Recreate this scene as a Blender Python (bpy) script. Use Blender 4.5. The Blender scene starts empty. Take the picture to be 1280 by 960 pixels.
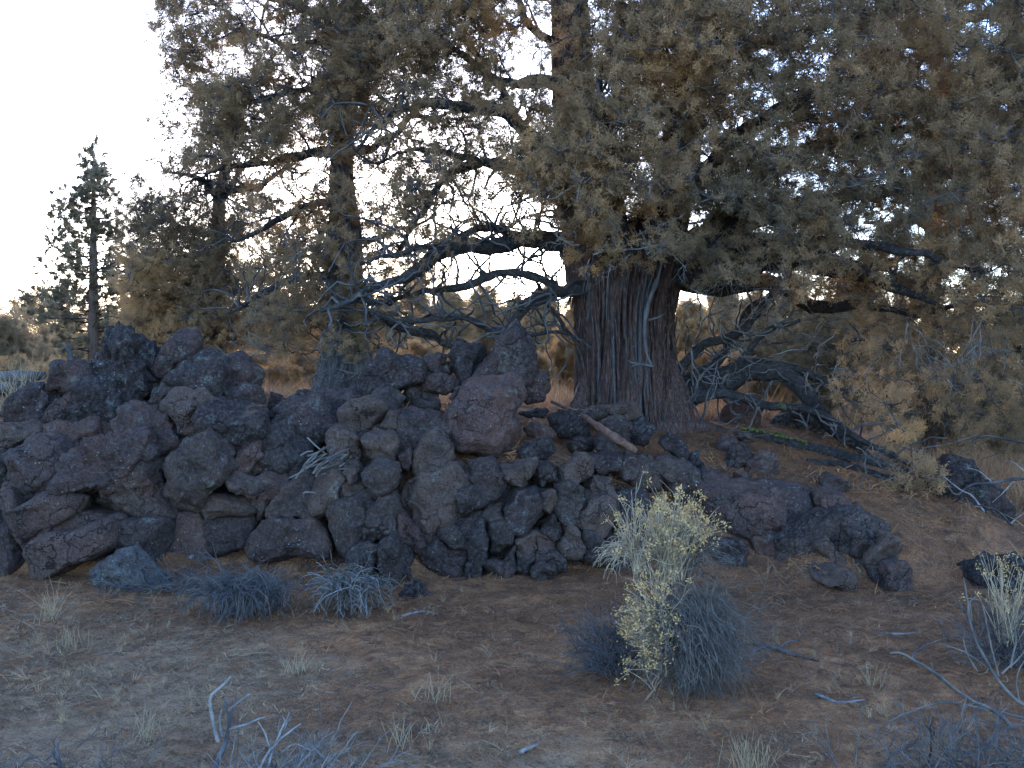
import bpy, math, random
import numpy as np
from mathutils import Vector

# ------------------------------------------------------------------ camera, sky, sun, exposure
scene = bpy.context.scene
COL = scene.collection
random.seed(7)
rng = np.random.default_rng(7)
FPX = 1250.0
CAM_H = 1.6
PITCH = math.atan(40 / FPX)
cam_data = bpy.data.cameras.new('camera')
cam = bpy.data.objects.new('camera', cam_data)
COL.objects.link(cam)
cam.location = (0, 0, CAM_H)
cam.rotation_euler = (math.pi / 2 - PITCH, 0, 0)
cam_data.sensor_width = 36.0
cam_data.lens = 36.0 * FPX / 1280
cam_data.clip_start = 0.05
cam_data.clip_end = 3000
scene.camera = cam

SUN_EL, SUN_AZ = math.radians(9.0), math.radians(-9.0)     # azimuth measured from +Y, positive to the right
world = bpy.data.worlds.new('World')
scene.world = world
world.use_nodes = True
wn = world.node_tree.nodes
wn.clear()
sky = wn.new('ShaderNodeTexSky')
sky.sky_type = 'NISHITA'
sky.sun_disc = False
sky.sun_elevation = SUN_EL
sky.sun_rotation = SUN_AZ
sky.altitude = 1200
sky.air_density = 1.0
sky.dust_density = 1.6
sky.ozone_density = 3.2
bg = wn.new('ShaderNodeBackground')
bg.inputs['Strength'].default_value = 0.15
wo = wn.new('ShaderNodeOutputWorld')
wb = wn.new('ShaderNodeVectorMath')          # the camera's cool, slightly magenta white balance
wb.operation = 'MULTIPLY'
wb.inputs[1].default_value = (1.07, 1.0, 1.07)
world.node_tree.links.new(sky.outputs['Color'], wb.inputs[0])
world.node_tree.links.new(wb.outputs[0], bg.inputs['Color'])
world.node_tree.links.new(bg.outputs[0], wo.inputs['Surface'])
sl = bpy.data.lights.new('sun', 'SUN')
sl.energy = 0.35
sl.angle = math.radians(20)
sl.color = (1.0, 0.86, 0.70)
sun = bpy.data.objects.new('sun', sl)
COL.objects.link(sun)
sd = Vector((math.sin(SUN_AZ) * math.cos(SUN_EL), math.cos(SUN_AZ) * math.cos(SUN_EL), math.sin(SUN_EL)))
sun.rotation_euler = sd.to_track_quat('Z', 'Y').to_euler()
sun.location = (-3, 20, 12)
scene.view_settings.view_transform = 'Standard'
scene.view_settings.look = 'None'
scene.view_settings.exposure = 3.2
scene.view_settings.gamma = 1.0
scene.cycles.max_bounces = 5
scene.cycles.diffuse_bounces = 3

# ------------------------------------------------------------------ helpers
def P(px, py, Y):
    """point at forward distance Y seen at photo pixel (px, py)"""
    a, b = (px - 640) / FPX, (py - 480) / FPX
    fy = math.cos(PITCH) - b * math.sin(PITCH)
    fz = -math.sin(PITCH) - b * math.cos(PITCH)
    s = Y / fy
    return np.array([a * s, Y, CAM_H + fz * s])

def tag(o, label=None, cat=None, group=None, kind=None):
    if label: o['label'] = label
    if cat: o['category'] = cat
    if group: o['group'] = group
    if kind: o['kind'] = kind
    return o

def empty(name, loc, **kw):
    o = bpy.data.objects.new(name, None)
    o.empty_display_size = 0.1
    o.location = tuple(float(v) for v in loc)
    COL.objects.link(o)
    return tag(o, **kw)

def hash3(ix, iy, iz, seed):
    h = (ix.astype(np.int64) * 374761393 + iy.astype(np.int64) * 668265263 + iz.astype(np.int64) * 2147483647 + seed * 974711) & 0xFFFFFFFF
    h = ((h ^ (h >> 13)) * 1274126177) & 0xFFFFFFFF
    h = ((h ^ (h >> 16)) * 2246822519) & 0xFFFFFFFF
    return ((h ^ (h >> 15)) & 0xFFFF) / 32767.5 - 1.0

def vnoise(p, seed=0):
    p = np.asarray(p, float)
    i = np.floor(p).astype(np.int64)
    f = p - i
    u = f * f * (3 - 2 * f)
    r = 0
    for dx in (0, 1):
        wx = u[:, 0] if dx else 1 - u[:, 0]
        for dy in (0, 1):
            wy = u[:, 1] if dy else 1 - u[:, 1]
            for dz in (0, 1):
                wz = u[:, 2] if dz else 1 - u[:, 2]
                r = r + wx * wy * wz * hash3(i[:, 0] + dx, i[:, 1] + dy, i[:, 2] + dz, seed)
    return r

def fbm(p, octs=4, seed=0, gain=0.5):
    r, a, s = 0, 1.0, 1.0
    for k in range(octs):
        r = r + a * vnoise(p * s + 17.3 * k, seed + k)
        a *= gain
        s *= 2.03
    return r

class Acc:
    """collects vertices and faces of one mesh"""
    def __init__(self):
        self.v, self.q, self.t, self.n = [], [], [], 0
    def add(self, v, q=None, t=None):
        v = np.asarray(v, float).reshape(-1, 3)
        if q is not None and len(q): self.q.append(np.asarray(q, np.int64).reshape(-1, 4) + self.n)
        if t is not None and len(t): self.t.append(np.asarray(t, np.int64).reshape(-1, 3) + self.n)
        self.v.append(v)
        self.n += len(v)
    def mesh(self, name, mat, smooth=True, origin=(0, 0, 0)):
        me = bpy.data.meshes.new(name)
        v = np.concatenate(self.v) - np.asarray(origin, float)
        q = np.concatenate(self.q) if self.q else np.zeros((0, 4), np.int64)
        t = np.concatenate(self.t) if self.t else np.zeros((0, 3), np.int64)
        me.vertices.add(len(v))
        me.vertices.foreach_set('co', v.astype(np.float32).ravel())
        loops = np.concatenate([q.ravel(), t.ravel()]).astype(np.int32)
        starts = np.concatenate([np.arange(len(q)) * 4, len(q) * 4 + np.arange(len(t)) * 3]).astype(np.int32)
        me.loops.add(len(loops))
        me.loops.foreach_set('vertex_index', loops)
        me.polygons.add(len(starts))
        me.polygons.foreach_set('loop_start', starts)
        me.polygons.foreach_set('use_smooth', np.full(len(starts), smooth))
        me.materials.append(mat)
        me.update(calc_edges=True)
        me.validate()
        return me
    def build(self, name, mat, parent=None, smooth=True, origin=None, **kw):
        if origin is None:
            origin = (0, 0, 0) if parent is None else parent.location
        me = self.mesh(name, mat, smooth, origin)
        o = bpy.data.objects.new(name, me)
        COL.objects.link(o)
        if parent is not None:
            o.parent = parent
            base = np.asarray(parent.location)
            o.location = tuple(np.asarray(origin, float) - base)
        else:
            o.location = tuple(float(c) for c in origin)
        return tag(o, **kw)

def tubes(acc, paths, radii, k=5, flat=1.0):
    """paths M x N x 3, radii M x N -> joined tubes"""
    paths = np.asarray(paths, float)
    radii = np.asarray(radii, float)
    if paths.ndim == 2: paths, radii = paths[None], radii[None]
    M, N, _ = paths.shape
    if M == 0: return
    t = np.gradient(paths, axis=1)
    t /= np.linalg.norm(t, axis=2, keepdims=True) + 1e-9
    mean = paths[:, -1] - paths[:, 0]
    ref = np.where(np.abs(mean[:, 2:3]) > 0.75 * np.linalg.norm(mean, axis=1, keepdims=True), np.array([[1.0, 0.17, 0.0]]), np.array([[0.0, 0.13, 1.0]]))
    b = np.cross(t, ref[:, None, :])
    b /= np.linalg.norm(b, axis=2, keepdims=True) + 1e-9
    n = np.cross(b, t)
    ang = np.arange(k) * 2 * math.pi / k
    ring = b[:, :, None, :] * np.cos(ang)[None, None, :, None] + n[:, :, None, :] * (np.sin(ang) * flat)[None, None, :, None]
    v = paths[:, :, None, :] + ring * radii[:, :, None, None]
    m, i, j = np.meshgrid(np.arange(M), np.arange(N - 1), np.arange(k), indexing='ij')
    base = (m * N + i) * k
    j2 = (j + 1) % k
    q = np.stack([base + j, base + j2, base + k + j2, base + k + j], -1).reshape(-1, 4)
    acc.add(v, q)

def catmull(pts, n):
    pts = np.asarray(pts, float)
    m = len(pts)
    if m == 2: return pts[0] + (pts[1] - pts[0]) * np.linspace(0, 1, n)[:, None]
    ext = np.vstack([2 * pts[0] - pts[1], pts, 2 * pts[-1] - pts[-2]])
    u = np.linspace(0, m - 1 - 1e-6, n)
    i = u.astype(int)
    f = (u - i)[:, None]
    p0, p1, p2, p3 = ext[i], ext[i + 1], ext[i + 2], ext[i + 3]
    return 0.5 * (2 * p1 + (p2 - p0) * f + (2 * p0 - 5 * p1 + 4 * p2 - p3) * f ** 2 + (3 * p1 - p0 - 3 * p2 + p3) * f ** 3)

# ------------------------------------------------------------------ materials
class NT:
    def __init__(self, name):
        self.m = bpy.data.materials.new(name)
        self.m.use_nodes = True
        self.t = self.m.node_tree
        self.t.nodes.clear()
        self.out = self.n('ShaderNodeOutputMaterial')
        self.b = self.n('ShaderNodeBsdfPrincipled')
        self.b.inputs['Specular IOR Level'].default_value = 0.25
        self.l(self.b.outputs[0], self.out.inputs['Surface'])
    def n(self, kind, **kw):
        nd = self.t.nodes.new(kind)
        for a, v in kw.items(): setattr(nd, a, v)
        return nd
    def l(self, a, b): self.t.links.new(a, b)
    def set(self, sock, v):
        if hasattr(v, 'is_linked') or isinstance(v, bpy.types.NodeSocket): self.l(v, sock)
        else: sock.default_value = v
    def coord(self, which='Object', scale=(1, 1, 1)):
        c = self.n('ShaderNodeTexCoord')
        m = self.n('ShaderNodeMapping')
        m.inputs['Scale'].default_value = scale
        self.l(c.outputs[which], m.inputs['Vector'])
        return m.outputs[0]
    def pos(self, scale=(1, 1, 1)):
        c = self.n('ShaderNodeNewGeometry')
        m = self.n('ShaderNodeMapping')
        m.inputs['Scale'].default_value = scale
        self.l(c.outputs['Position'], m.inputs['Vector'])
        return m.outputs[0]
    def noise(self, vec, scale, detail=4, rough=0.55, dist=0.0):
        x = self.n('ShaderNodeTexNoise')
        x.inputs['Scale'].default_value = scale
        x.inputs['Detail'].default_value = detail
        x.inputs['Roughness'].default_value = rough
        x.inputs['Distortion'].default_value = dist
        self.l(vec, x.inputs['Vector'])
        return x.outputs['Fac']
    def vor(self, vec, scale, feature='F1', rnd=1.0):
        x = self.n('ShaderNodeTexVoronoi', feature=feature)
        x.inputs['Scale'].default_value = scale
        x.inputs['Randomness'].default_value = rnd
        self.l(vec, x.inputs['Vector'])
        return x.outputs['Distance']
    def ramp(self, fac, stops):
        r = self.n('ShaderNodeValToRGB')
        el = r.color_ramp.elements
        while len(el) < len(stops): el.new(0.5)
        for e, (p, c) in zip(el, stops):
            e.position = p
            e.color = c if len(c) == 4 else (*c, 1)
        self.l(fac, r.inputs[0])
        return r.outputs[0]
    def math(self, op, a, b=0.5, c=None, clamp=False):
        m = self.n('ShaderNodeMath', operation=op, use_clamp=clamp)
        self.set(m.inputs[0], a)
        self.set(m.inputs[1], b)
        if c is not None: self.set(m.inputs[2], c)
        return m.outputs[0]
    def smooth(self, v, lo, hi):
        m = self.n('ShaderNodeMapRange', interpolation_type='SMOOTHSTEP')
        self.l(v, m.inputs['Value'])
        m.inputs['From Min'].default_value = lo
        m.inputs['From Max'].default_value = hi
        return m.outputs[0]
    def mix(self, f, a, b):
        m = self.n('ShaderNodeMix', data_type='RGBA')
        self.set(m.inputs[0], f)
        for s, v in ((m.inputs[6], a), (m.inputs[7], b)):
            if isinstance(v, tuple): s.default_value = (*v, 1)
            else: self.l(v, s)
        return m.outputs[2]
    def bump(self, h, strength, dist, prev=None):
        b = self.n('ShaderNodeBump')
        b.inputs['Strength'].default_value = strength
        b.inputs['Distance'].default_value = dist
        self.l(h, b.inputs['Height'])
        if prev is not None: self.l(prev, b.inputs['Normal'])
        return b.outputs[0]
    def attr(self, name, kind='GEOMETRY'):
        return self.n('ShaderNodeAttribute', attribute_name=name, attribute_type=kind)
    def done(self, color, rough=0.9, normal=None):
        if isinstance(color, tuple): self.b.inputs['Base Color'].default_value = (*color, 1)
        else: self.l(color, self.b.inputs['Base Color'])
        self.b.inputs['Roughness'].default_value = rough
        if normal is not None: self.l(normal, self.b.inputs['Normal'])
        return self.m

def mat_rock(name, cA, cB, cC, lichen=0.3, pale=0.0, duff=0.5):
    t = NT(name)
    p = t.pos()
    oi = t.n('ShaderNodeObjectInfo')
    big = t.noise(p, 2.3, 5, 0.6, 0.6)
    big2 = t.math('ADD', big, t.math('MULTIPLY_ADD', oi.outputs['Random'], 0.44, -0.22))
    col = t.ramp(big2, [(0.30, cA), (0.5, cB), (0.68, cC)])
    fine = t.noise(p, 38, 5, 0.7)
    col = t.mix(t.smooth(fine, 0.35, 0.75), col, t.mix(0.45, col, (0.16, 0.12, 0.11)))
    col = t.mix(t.smooth(t.noise(p, 95, 3, 0.6), 0.52, 0.64), col, t.mix(0.65, col, (0.006, 0.006, 0.008)))
    # vesicles: dark little holes
    ves = t.vor(p, 62)
    hole = t.smooth(ves, 0.30, 0.16)
    holemask = t.math('MULTIPLY', hole, t.smooth(t.noise(p, 7, 3), 0.42, 0.62))
    col = t.mix(holemask, col, (0.012, 0.011, 0.012))
    # hairline fractures
    dn = t.n('ShaderNodeTexNoise'); dn.inputs['Scale'].default_value = 7; dn.inputs['Detail'].default_value = 4
    t.l(p, dn.inputs['Vector'])
    av = t.n('ShaderNodeVectorMath', operation='MULTIPLY_ADD')
    t.l(dn.outputs['Color'], av.inputs[0]); av.inputs[1].default_value = (.22, .22, .22); t.l(p, av.inputs[2])
    edge = t.vor(av.outputs[0], 5.0, 'DISTANCE_TO_EDGE')
    crack = t.math('MULTIPLY', t.smooth(edge, 0.026, 0.004), t.smooth(t.noise(p, 1.9, 2), 0.46, 0.58))
    col = t.mix(t.math('MULTIPLY', crack, 0.7), col, (0.006, 0.005, 0.005))
    # crust lichens: grey green sheets and pale specks
    sheet = t.math('MULTIPLY', t.smooth(t.noise(p, 9, 6, 0.7, 0.4), 0.60 - 0.10 * lichen, 0.66), t.smooth(t.noise(p, 55, 3, 0.7), 0.42, 0.56))
    col = t.mix(t.math('MULTIPLY', sheet, 0.55), col, (0.15, 0.165, 0.14))
    sp = t.smooth(t.vor(p, 23), 0.16, 0.10)
    sp = t.math('MULTIPLY', sp, t.smooth(t.noise(p, 3.1, 4, 0.6), 0.56 - 0.12 * lichen, 0.60))
    col = t.mix(t.math('MULTIPLY', sp, 0.6), col, (0.28, 0.28, 0.24))
    if pale > 0:
        s2 = t.smooth(t.noise(p, 7.5, 7, 0.75, 0.5), 0.50, 0.46)
        col = t.mix(t.math('MULTIPLY', s2, pale), col, (0.13, 0.135, 0.125))
    # needle litter lying on upward faces
    g = t.n('ShaderNodeNewGeometry')
    sx = t.n('ShaderNodeSeparateXYZ')
    t.l(g.outputs['Normal'], sx.inputs[0])
    up = t.smooth(sx.outputs['Z'], 0.72, 0.95)
    dm = t.math('MULTIPLY', up, t.smooth(t.noise(p, 6, 5, 0.65), 0.60 - 0.2 * duff, 0.66))
    col = t.mix(t.math('MULTIPLY', dm, 0.85), col, (0.17, 0.085, 0.045))
    h = t.math('ADD', t.math('MULTIPLY', t.noise(p, 16, 6, 0.68), 1.0), t.math('MULTIPLY', t.noise(p, 60, 4, 0.7), 0.35))
    h = t.math('SUBTRACT', h, t.math('MULTIPLY', holemask, 0.35))
    h = t.math('SUBTRACT', h, t.math('MULTIPLY', crack, 0.8))
    return t.done(col, 0.93, t.bump(h, 0.9, 0.03))

M = {}
M['rock_red'] = mat_rock('basalt_reddish', (0.020, 0.0145, 0.011), (0.046, 0.0295, 0.020), (0.084, 0.049, 0.031), 0.25)
M['rock_grey'] = mat_rock('basalt_grey', (0.0193, 0.0122, 0.0094), (0.0434, 0.0246, 0.0181), (0.0869, 0.0404, 0.0262), 0.6)
M['rock_dark'] = mat_rock('basalt_dark', (0.0096, 0.0066, 0.0055), (0.0217, 0.0132, 0.0101), (0.0506, 0.0254, 0.0173), 0.8, 0, 0.3)
M['rock_pale'] = mat_rock('basalt_lichened', (0.0297, 0.0258, 0.0244), (0.0534, 0.0413, 0.0355), (0.0772, 0.0568, 0.0444), 1.0, 0.42, 0.2)
M['rock_smooth'] = mat_rock('basalt_smooth', (0.0314, 0.0202, 0.0160), (0.0531, 0.0307, 0.0225), (0.0869, 0.0465, 0.0312), 0.1, 0, 0.2)

def mat_bark(name, cA, cB, cC, sc=1.0, axis='Z'):
    t = NT(name)
    s = {'Z': (9, 9, 0.9), 'N': (1, 1, 1)}[axis]
    p = t.pos(tuple(x * sc for x in s))
    n1 = t.noise(p, 3.0 if axis == 'Z' else 7, 6, 0.75, 1.2)
    col = t.ramp(n1, [(0.32, cA), (0.52, cB), (0.72, cC)])
    n2 = t.noise(p, 11.0 if axis == 'Z' else 40, 5, 0.75)
    col = t.mix(t.smooth(n2, 0.45, 0.7), col, t.mix(0.6 if axis == 'Z' else 0.25, col, (0.22, 0.2, 0.19)))
    p2 = t.pos()
    col = t.mix(t.math('MULTIPLY', t.smooth(t.noise(p2, 5, 5, 0.6), 0.64, 0.70), 0.5), col, (0.10, 0.11, 0.035))
    h = t.math('ADD', n1, t.math('MULTIPLY', n2, 0.5))
    return t.done(col, 0.92, t.bump(h, 1.0, 0.03))
M['bark'] = mat_bark('juniper_bark', (0.014, 0.008, 0.007), (0.072, 0.032, 0.020), (0.185, 0.088, 0.054))
M['bark_grey'] = mat_bark('weathered_bark', (0.025, 0.022, 0.021), (0.075, 0.066, 0.060), (0.17, 0.155, 0.14))
M['limb'] = mat_bark('limb_bark', (0.012, 0.010, 0.009), (0.028, 0.023, 0.020), (0.068, 0.056, 0.049), 1, 'N')
M['bark_pale'] = mat_bark('pale_split_bark', (0.04, 0.033, 0.030), (0.12, 0.104, 0.094), (0.26, 0.235, 0.215))
M['pine_bark'] = mat_bark('pine_bark', (0.05, 0.03, 0.02), (0.12, 0.07, 0.045), (0.2, 0.12, 0.08))
M['root'] = mat_bark('root_bark', (0.04, 0.022, 0.015), (0.16, 0.075, 0.045), (0.26, 0.13, 0.08), 1, 'N')

def mat_plain(name, a, b, scale=20, rough=0.9):
    t = NT(name)
    p = t.pos()
    col = t.mix(t.smooth(t.noise(p, scale, 4, 0.6), 0.35, 0.65), a, b)
    return t.done(col, rough)
M['deadwood'] = mat_plain('bleached_wood', (0.13, 0.12, 0.115), (0.25, 0.235, 0.22), 25)
M['twig'] = mat_plain('twig_bark', (0.03, 0.027, 0.026), (0.11, 0.098, 0.09), 6)
M['stem_pale'] = mat_plain('straw_stem', (0.28, 0.205, 0.125), (0.44, 0.34, 0.22), 18)
M['stem_grey'] = mat_plain('grey_stem', (0.070, 0.060, 0.052), (0.165, 0.142, 0.118), 9)
M['stem_dark'] = mat_plain('dark_stem', (0.05, 0.048, 0.05), (0.11, 0.105, 0.11), 9)
M['flower'] = mat_plain('dry_flower', (0.44, 0.26, 0.09), (0.56, 0.36, 0.15), 60)
M['moss'] = mat_plain('moss', (0.035, 0.042, 0.012), (0.11, 0.12, 0.026), 40)
M['grass'] = mat_plain('dry_grass', (0.27, 0.19, 0.105), (0.38, 0.28, 0.165), 30)

def mat_leaf(name, stops):
    t = NT(name)
    tint = t.attr('tint', 'INSTANCER')
    col = t.ramp(tint.outputs['Fac'], stops)
    oi = t.n('ShaderNodeObjectInfo')
    hsv = t.n('ShaderNodeHueSaturation')
    t.l(col, hsv.inputs['Color'])
    t.l(t.math('MULTIPLY_ADD', oi.outputs['Random'], 0.5, 0.75), hsv.inputs['Value'])
    t.l(hsv.outputs[0], t.b.inputs['Base Color'])
    t.b.inputs['Roughness'].default_value = 0.8
    tr = t.n('ShaderNodeBsdfTranslucent')
    t.l(hsv.outputs[0], tr.inputs['Color'])
    mx = t.n('ShaderNodeMixShader')
    mx.inputs[0].default_value = 0.4
    t.l(t.b.outputs[0], mx.inputs[1])
    t.l(tr.outputs[0], mx.inputs[2])
    t.l(mx.outputs[0], t.out.inputs['Surface'])
    return t.m
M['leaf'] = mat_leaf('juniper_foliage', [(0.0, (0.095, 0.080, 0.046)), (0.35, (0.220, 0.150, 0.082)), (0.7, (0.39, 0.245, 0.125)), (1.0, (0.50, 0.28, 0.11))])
M['needle'] = mat_leaf('pine_needles', [(0.0, (0.15, 0.12, 0.07)), (1.0, (0.30, 0.22, 0.13))])
M['litter'] = mat_leaf('litter', [(0.0, (0.50, 0.23, 0.095)), (0.3, (0.33, 0.16, 0.08)), (0.5, (0.10, 0.065, 0.045)), (0.65, (0.33, 0.23, 0.15)), (0.8, (0.46, 0.32, 0.18)), (1.0, (0.54, 0.38, 0.20))])

def mat_ground():
    t = NT('ground_soil')
    p = t.pos()
    duff = t.attr('duff').outputs['Fac']
    n_big = t.noise(p, 0.9, 5, 0.6, 0.5)
    n_mid = t.noise(p, 6, 6, 0.65)
    n_fine = t.noise(p, 70, 5, 0.75)
    dust = t.ramp(n_mid, [(0.3, (0.25, 0.142, 0.076)), (0.5, (0.38, 0.222, 0.118)), (0.72, (0.49, 0.300, 0.165))])
    rust = t.ramp(t.noise(p, 9, 6, 0.7, 0.4), [(0.28, (0.20, 0.080, 0.036)), (0.5, (0.46, 0.195, 0.078)), (0.7, (0.64, 0.31, 0.12))])
    f = t.math('ADD', duff, t.math('MULTIPLY_ADD', n_big, 1.3, -0.65))
    f = t.math('ADD', f, t.math('MULTIPLY_ADD', n_mid, 0.9, -0.45))
    rust = t.mix(t.smooth(t.noise(p, 3.2, 6, 0.72, 0.8), 0.50, 0.66), rust, t.mix(0.62, rust, (0.05, 0.028, 0.02)))
    rust = t.mix(t.math('MULTIPLY', t.smooth(duff, 1.0, 1.3), 0.45), rust, (0.10, 0.038, 0.022))   # shade under the foliage painted into the needle colour
    col = t.mix(t.smooth(f, 0.25, 0.75), dust, rust)
    col = t.mix(t.smooth(n_fine, 0.50, 0.66), col, t.mix(0.75, col, (0.018, 0.014, 0.014)))
    col = t.mix(t.smooth(t.noise(p, 28, 5, 0.75), 0.55, 0.68), col, t.mix(0.55, col, (0.03, 0.022, 0.02)))
    col = t.mix(t.smooth(t.noise(p, 150, 3, 0.7), 0.56, 0.66), col, t.mix(0.5, col, (0.42, 0.33, 0.25)))
    g = t.n('ShaderNodeNewGeometry')            # bare bedrock where the bank is steep
    sx = t.n('ShaderNodeSeparateXYZ')
    t.l(g.outputs['True Normal'], sx.inputs[0])
    steep = t.smooth(sx.outputs['Z'], 0.74, 0.52)
    col = t.mix(steep, col, t.mix(t.smooth(n_mid, .35, .65), (0.018, 0.016, 0.017), (0.055, 0.036, 0.031)))
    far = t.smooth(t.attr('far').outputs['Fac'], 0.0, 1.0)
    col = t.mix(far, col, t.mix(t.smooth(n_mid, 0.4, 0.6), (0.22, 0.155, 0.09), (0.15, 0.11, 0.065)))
    h = t.math('ADD', t.math('MULTIPLY', n_fine, 0.6), t.math('ADD', n_mid, t.math('MULTIPLY', t.noise(p, 22, 5, 0.7), 0.9)))
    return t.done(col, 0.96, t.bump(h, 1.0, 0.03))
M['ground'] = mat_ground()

# ------------------------------------------------------------------ ground: a profile of height over distance for a fan of bearings
# columns: photo x -> [(photo y, distance)...] bottom to top of the visible face, then tail [(distance, height)...]
RIDGE = [(9.3, 1.05), (11.5, 0.95), (15, 0.6), (22, 0.25), (32, 0.0)]
COLS = [
    (-200, [(722, 7.08), (600, 7.5), (520, 8.0)], RIDGE, 0.2),
    (0,    [(724, 7.02), (600, 7.35), (520, 7.8), (480, 8.0)], RIDGE, 0.22),
    (150,  [(724, 7.02), (600, 7.2), (500, 7.7), (470, 8.2)], RIDGE, 0.25),
    (280,  [(706, 7.30), (640, 7.38), (600, 7.25), (500, 7.6), (470, 8.1)], RIDGE, 0.25),
    (400,  [(720, 7.1), (600, 7.3), (520, 7.8), (505, 8.2)], RIDGE, 0.22),
    (480,  [(735, 6.85), (600, 7.15), (500, 7.7), (490, 8.2)], RIDGE, 0.22),
    (560,  [(724, 7.06), (600, 7.25), (560, 7.5), (510, 8.1), (500, 8.5)], RIDGE, 0.22),
    (640,  [(722, 7.1), (600, 7.3), (575, 7.45), (540, 7.95), (505, 8.8)], [(10, 1.02), (12, .9), (16, .4), (24, 0)], 0.2),
    (740,  [(715, 7.2), (620, 7.32), (580, 7.55), (545, 8.1), (520, 8.8)], [(10.3, 0.95), (12, .7), (16, .2), (22, 0)], 0.16),
    (860,  [(700, 7.2), (640, 7.3), (600, 7.7), (560, 8.3), (535, 8.9)], [(10.5, 0.85), (12, .6), (16, .1), (20, 0)], 0.1),
    (960,  [(706, 7.2), (640, 7.45), (600, 7.9), (560, 8.6), (525, 9.8)], [(11, .7), (13, .3), (17, 0)], 0.03),
    (1040, [(738, 6.75), (660, 7.25), (600, 7.9), (560, 8.8), (545, 9.4)], [(10.5, .55), (12.5, .2), (15, 0)], 0.03),
    (1110, [(738, 6.75), (680, 7.1), (620, 7.75), (580, 8.6)], [(9.6, .5), (11, .2), (13, 0)], 0.02),
    (1200, [(738, 6.75), (690, 7.1), (640, 7.7), (612, 8.3)], [(9.3, .25), (10.6, 0)], 0.0),
    (1280, [(738, 6.75), (700, 7.1), (660, 7.6)], [(8.6, .15), (9.8, 0)], 0.0),
    (1450, [(740, 6.7), (700, 7.2)], [(8, .1), (9, 0)], 0.0),
]
prof = []
for cx, face, tail, back in COLS:
    ys, zs = [0.0, 5.8], [0.0, 0.0]
    for k, (py, Y) in enumerate(face):
        w = P(cx, py, Y)
        bk = 0.0 if k == 0 else ((0.45 if cx < 400 else 0.28) if (cx < 560 or py >= 590) and cx < 870 else back)
        ys.append(max(Y + bk + 0.02, ys[-1] + 0.02)); zs.append(max(0.0, w[2] - (0.06 if back > 0.15 and k else 0)))
    for (Y, z) in tail:
        ys.append(max(Y, ys[-1] + 0.1)); zs.append(z)
    prof.append((np.array(ys), np.array(zs)))
CU = np.array([(c[0] - 640) / FPX for c in COLS])

def ground_z(x, y, detail=True):
    x = np.atleast_1d(np.asarray(x, float)); y = np.atleast_1d(np.asarray(y, float))
    u = np.clip(x / np.maximum(y, 4.0), CU[0], CU[-1])
    i = np.clip(np.searchsorted(CU, u) - 1, 0, len(CU) - 2)
    f = (u - CU[i]) / (CU[i + 1] - CU[i])
    f = f * f * (3 - 2 * f)
    za = np.zeros_like(x); zb = np.zeros_like(x)
    for k in range(len(COLS)):
        z = np.interp(y, prof[k][0], prof[k][1])
        za = np.where(i == k, z, za)
        zb = np.where(i + 1 == k, z, zb)
    z = za * (1 - f) + zb * f
    if detail:
        p = np.stack([x, y, np.zeros_like(x)], 1)
        z = z + 0.022 * fbm(p * 1.1, 3, 5) + 0.010 * fbm(p * 6.0, 4, 9)
        lump = np.clip(fbm(p * 2.6 + 9, 3, 31), 0, 1)
        z = z + 0.05 * lump * np.clip((z - 0.1) * 4, 0, 1)
    return z

def face_Y(px, py):
    """distance of the outcrop's face at a photo position"""
    xs = [c[0] for c in COLS]
    i = int(np.clip(np.searchsorted(xs, px) - 1, 0, len(xs) - 2))
    f = min(max((px - xs[i]) / (xs[i + 1] - xs[i]), 0), 1)
    v = []
    for c in (COLS[i], COLS[i + 1]):
        pys = [a for a, b in c[1]][::-1]; Ys = [b for a, b in c[1]][::-1]
        v.append(float(np.interp(py, pys, Ys)))
    return v[0] * (1 - f) + v[1] * f

def gpoint(px, py):
    """point of the ground seen at a photo position"""
    d = P(px, py, 1.0) - np.array([0, 0, CAM_H])
    Y = np.arange(2.0, 60, 0.03)
    x = d[0] * Y; z = CAM_H + d[2] * Y
    g = ground_z(x, Y, True)
    hit = np.nonzero(z <= g)[0]
    k = hit[0] if len(hit) else len(Y) - 1
    return np.array([x[k], Y[k], g[k]])

def axis(lo, hi, step, far, grow=1.22):
    a = list(np.arange(lo, hi, step))
    s = step
    while a[-1] < far: s *= grow; a.append(a[-1] + s)
    s = step
    b = [a[0]]
    while b[-1] > -far: s *= grow; b.append(b[-1] - s)
    return np.array(b[:0:-1] + a)
gx = axis(-4.6, 4.6, 0.034, 900)
gy = axis(3.0, 10.0, 0.034, 1500)
GX, GY = np.meshgrid(gx, gy, indexing='xy')
gz = ground_z(GX.ravel(), GY.ravel())
farm = np.clip((np.hypot(GX.ravel(), GY.ravel()) - 40) / 100, 0, 1)
gz = gz + farm * 1.2 * fbm(np.stack([GX.ravel(), GY.ravel(), GX.ravel() * 0], 1) / 60, 3, 3)
acc = Acc()
nx, ny = len(gx), len(gy)
ii, jj = np.meshgrid(np.arange(ny - 1), np.arange(nx - 1), indexing='ij')
b0 = ii * nx + jj
acc.add(np.stack([GX.ravel(), GY.ravel(), gz], 1), np.stack([b0, b0 + 1, b0 + nx + 1, b0 + nx], -1).reshape(-1, 4))
ground = acc.build('ground', M['ground'], kind='structure')
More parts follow.
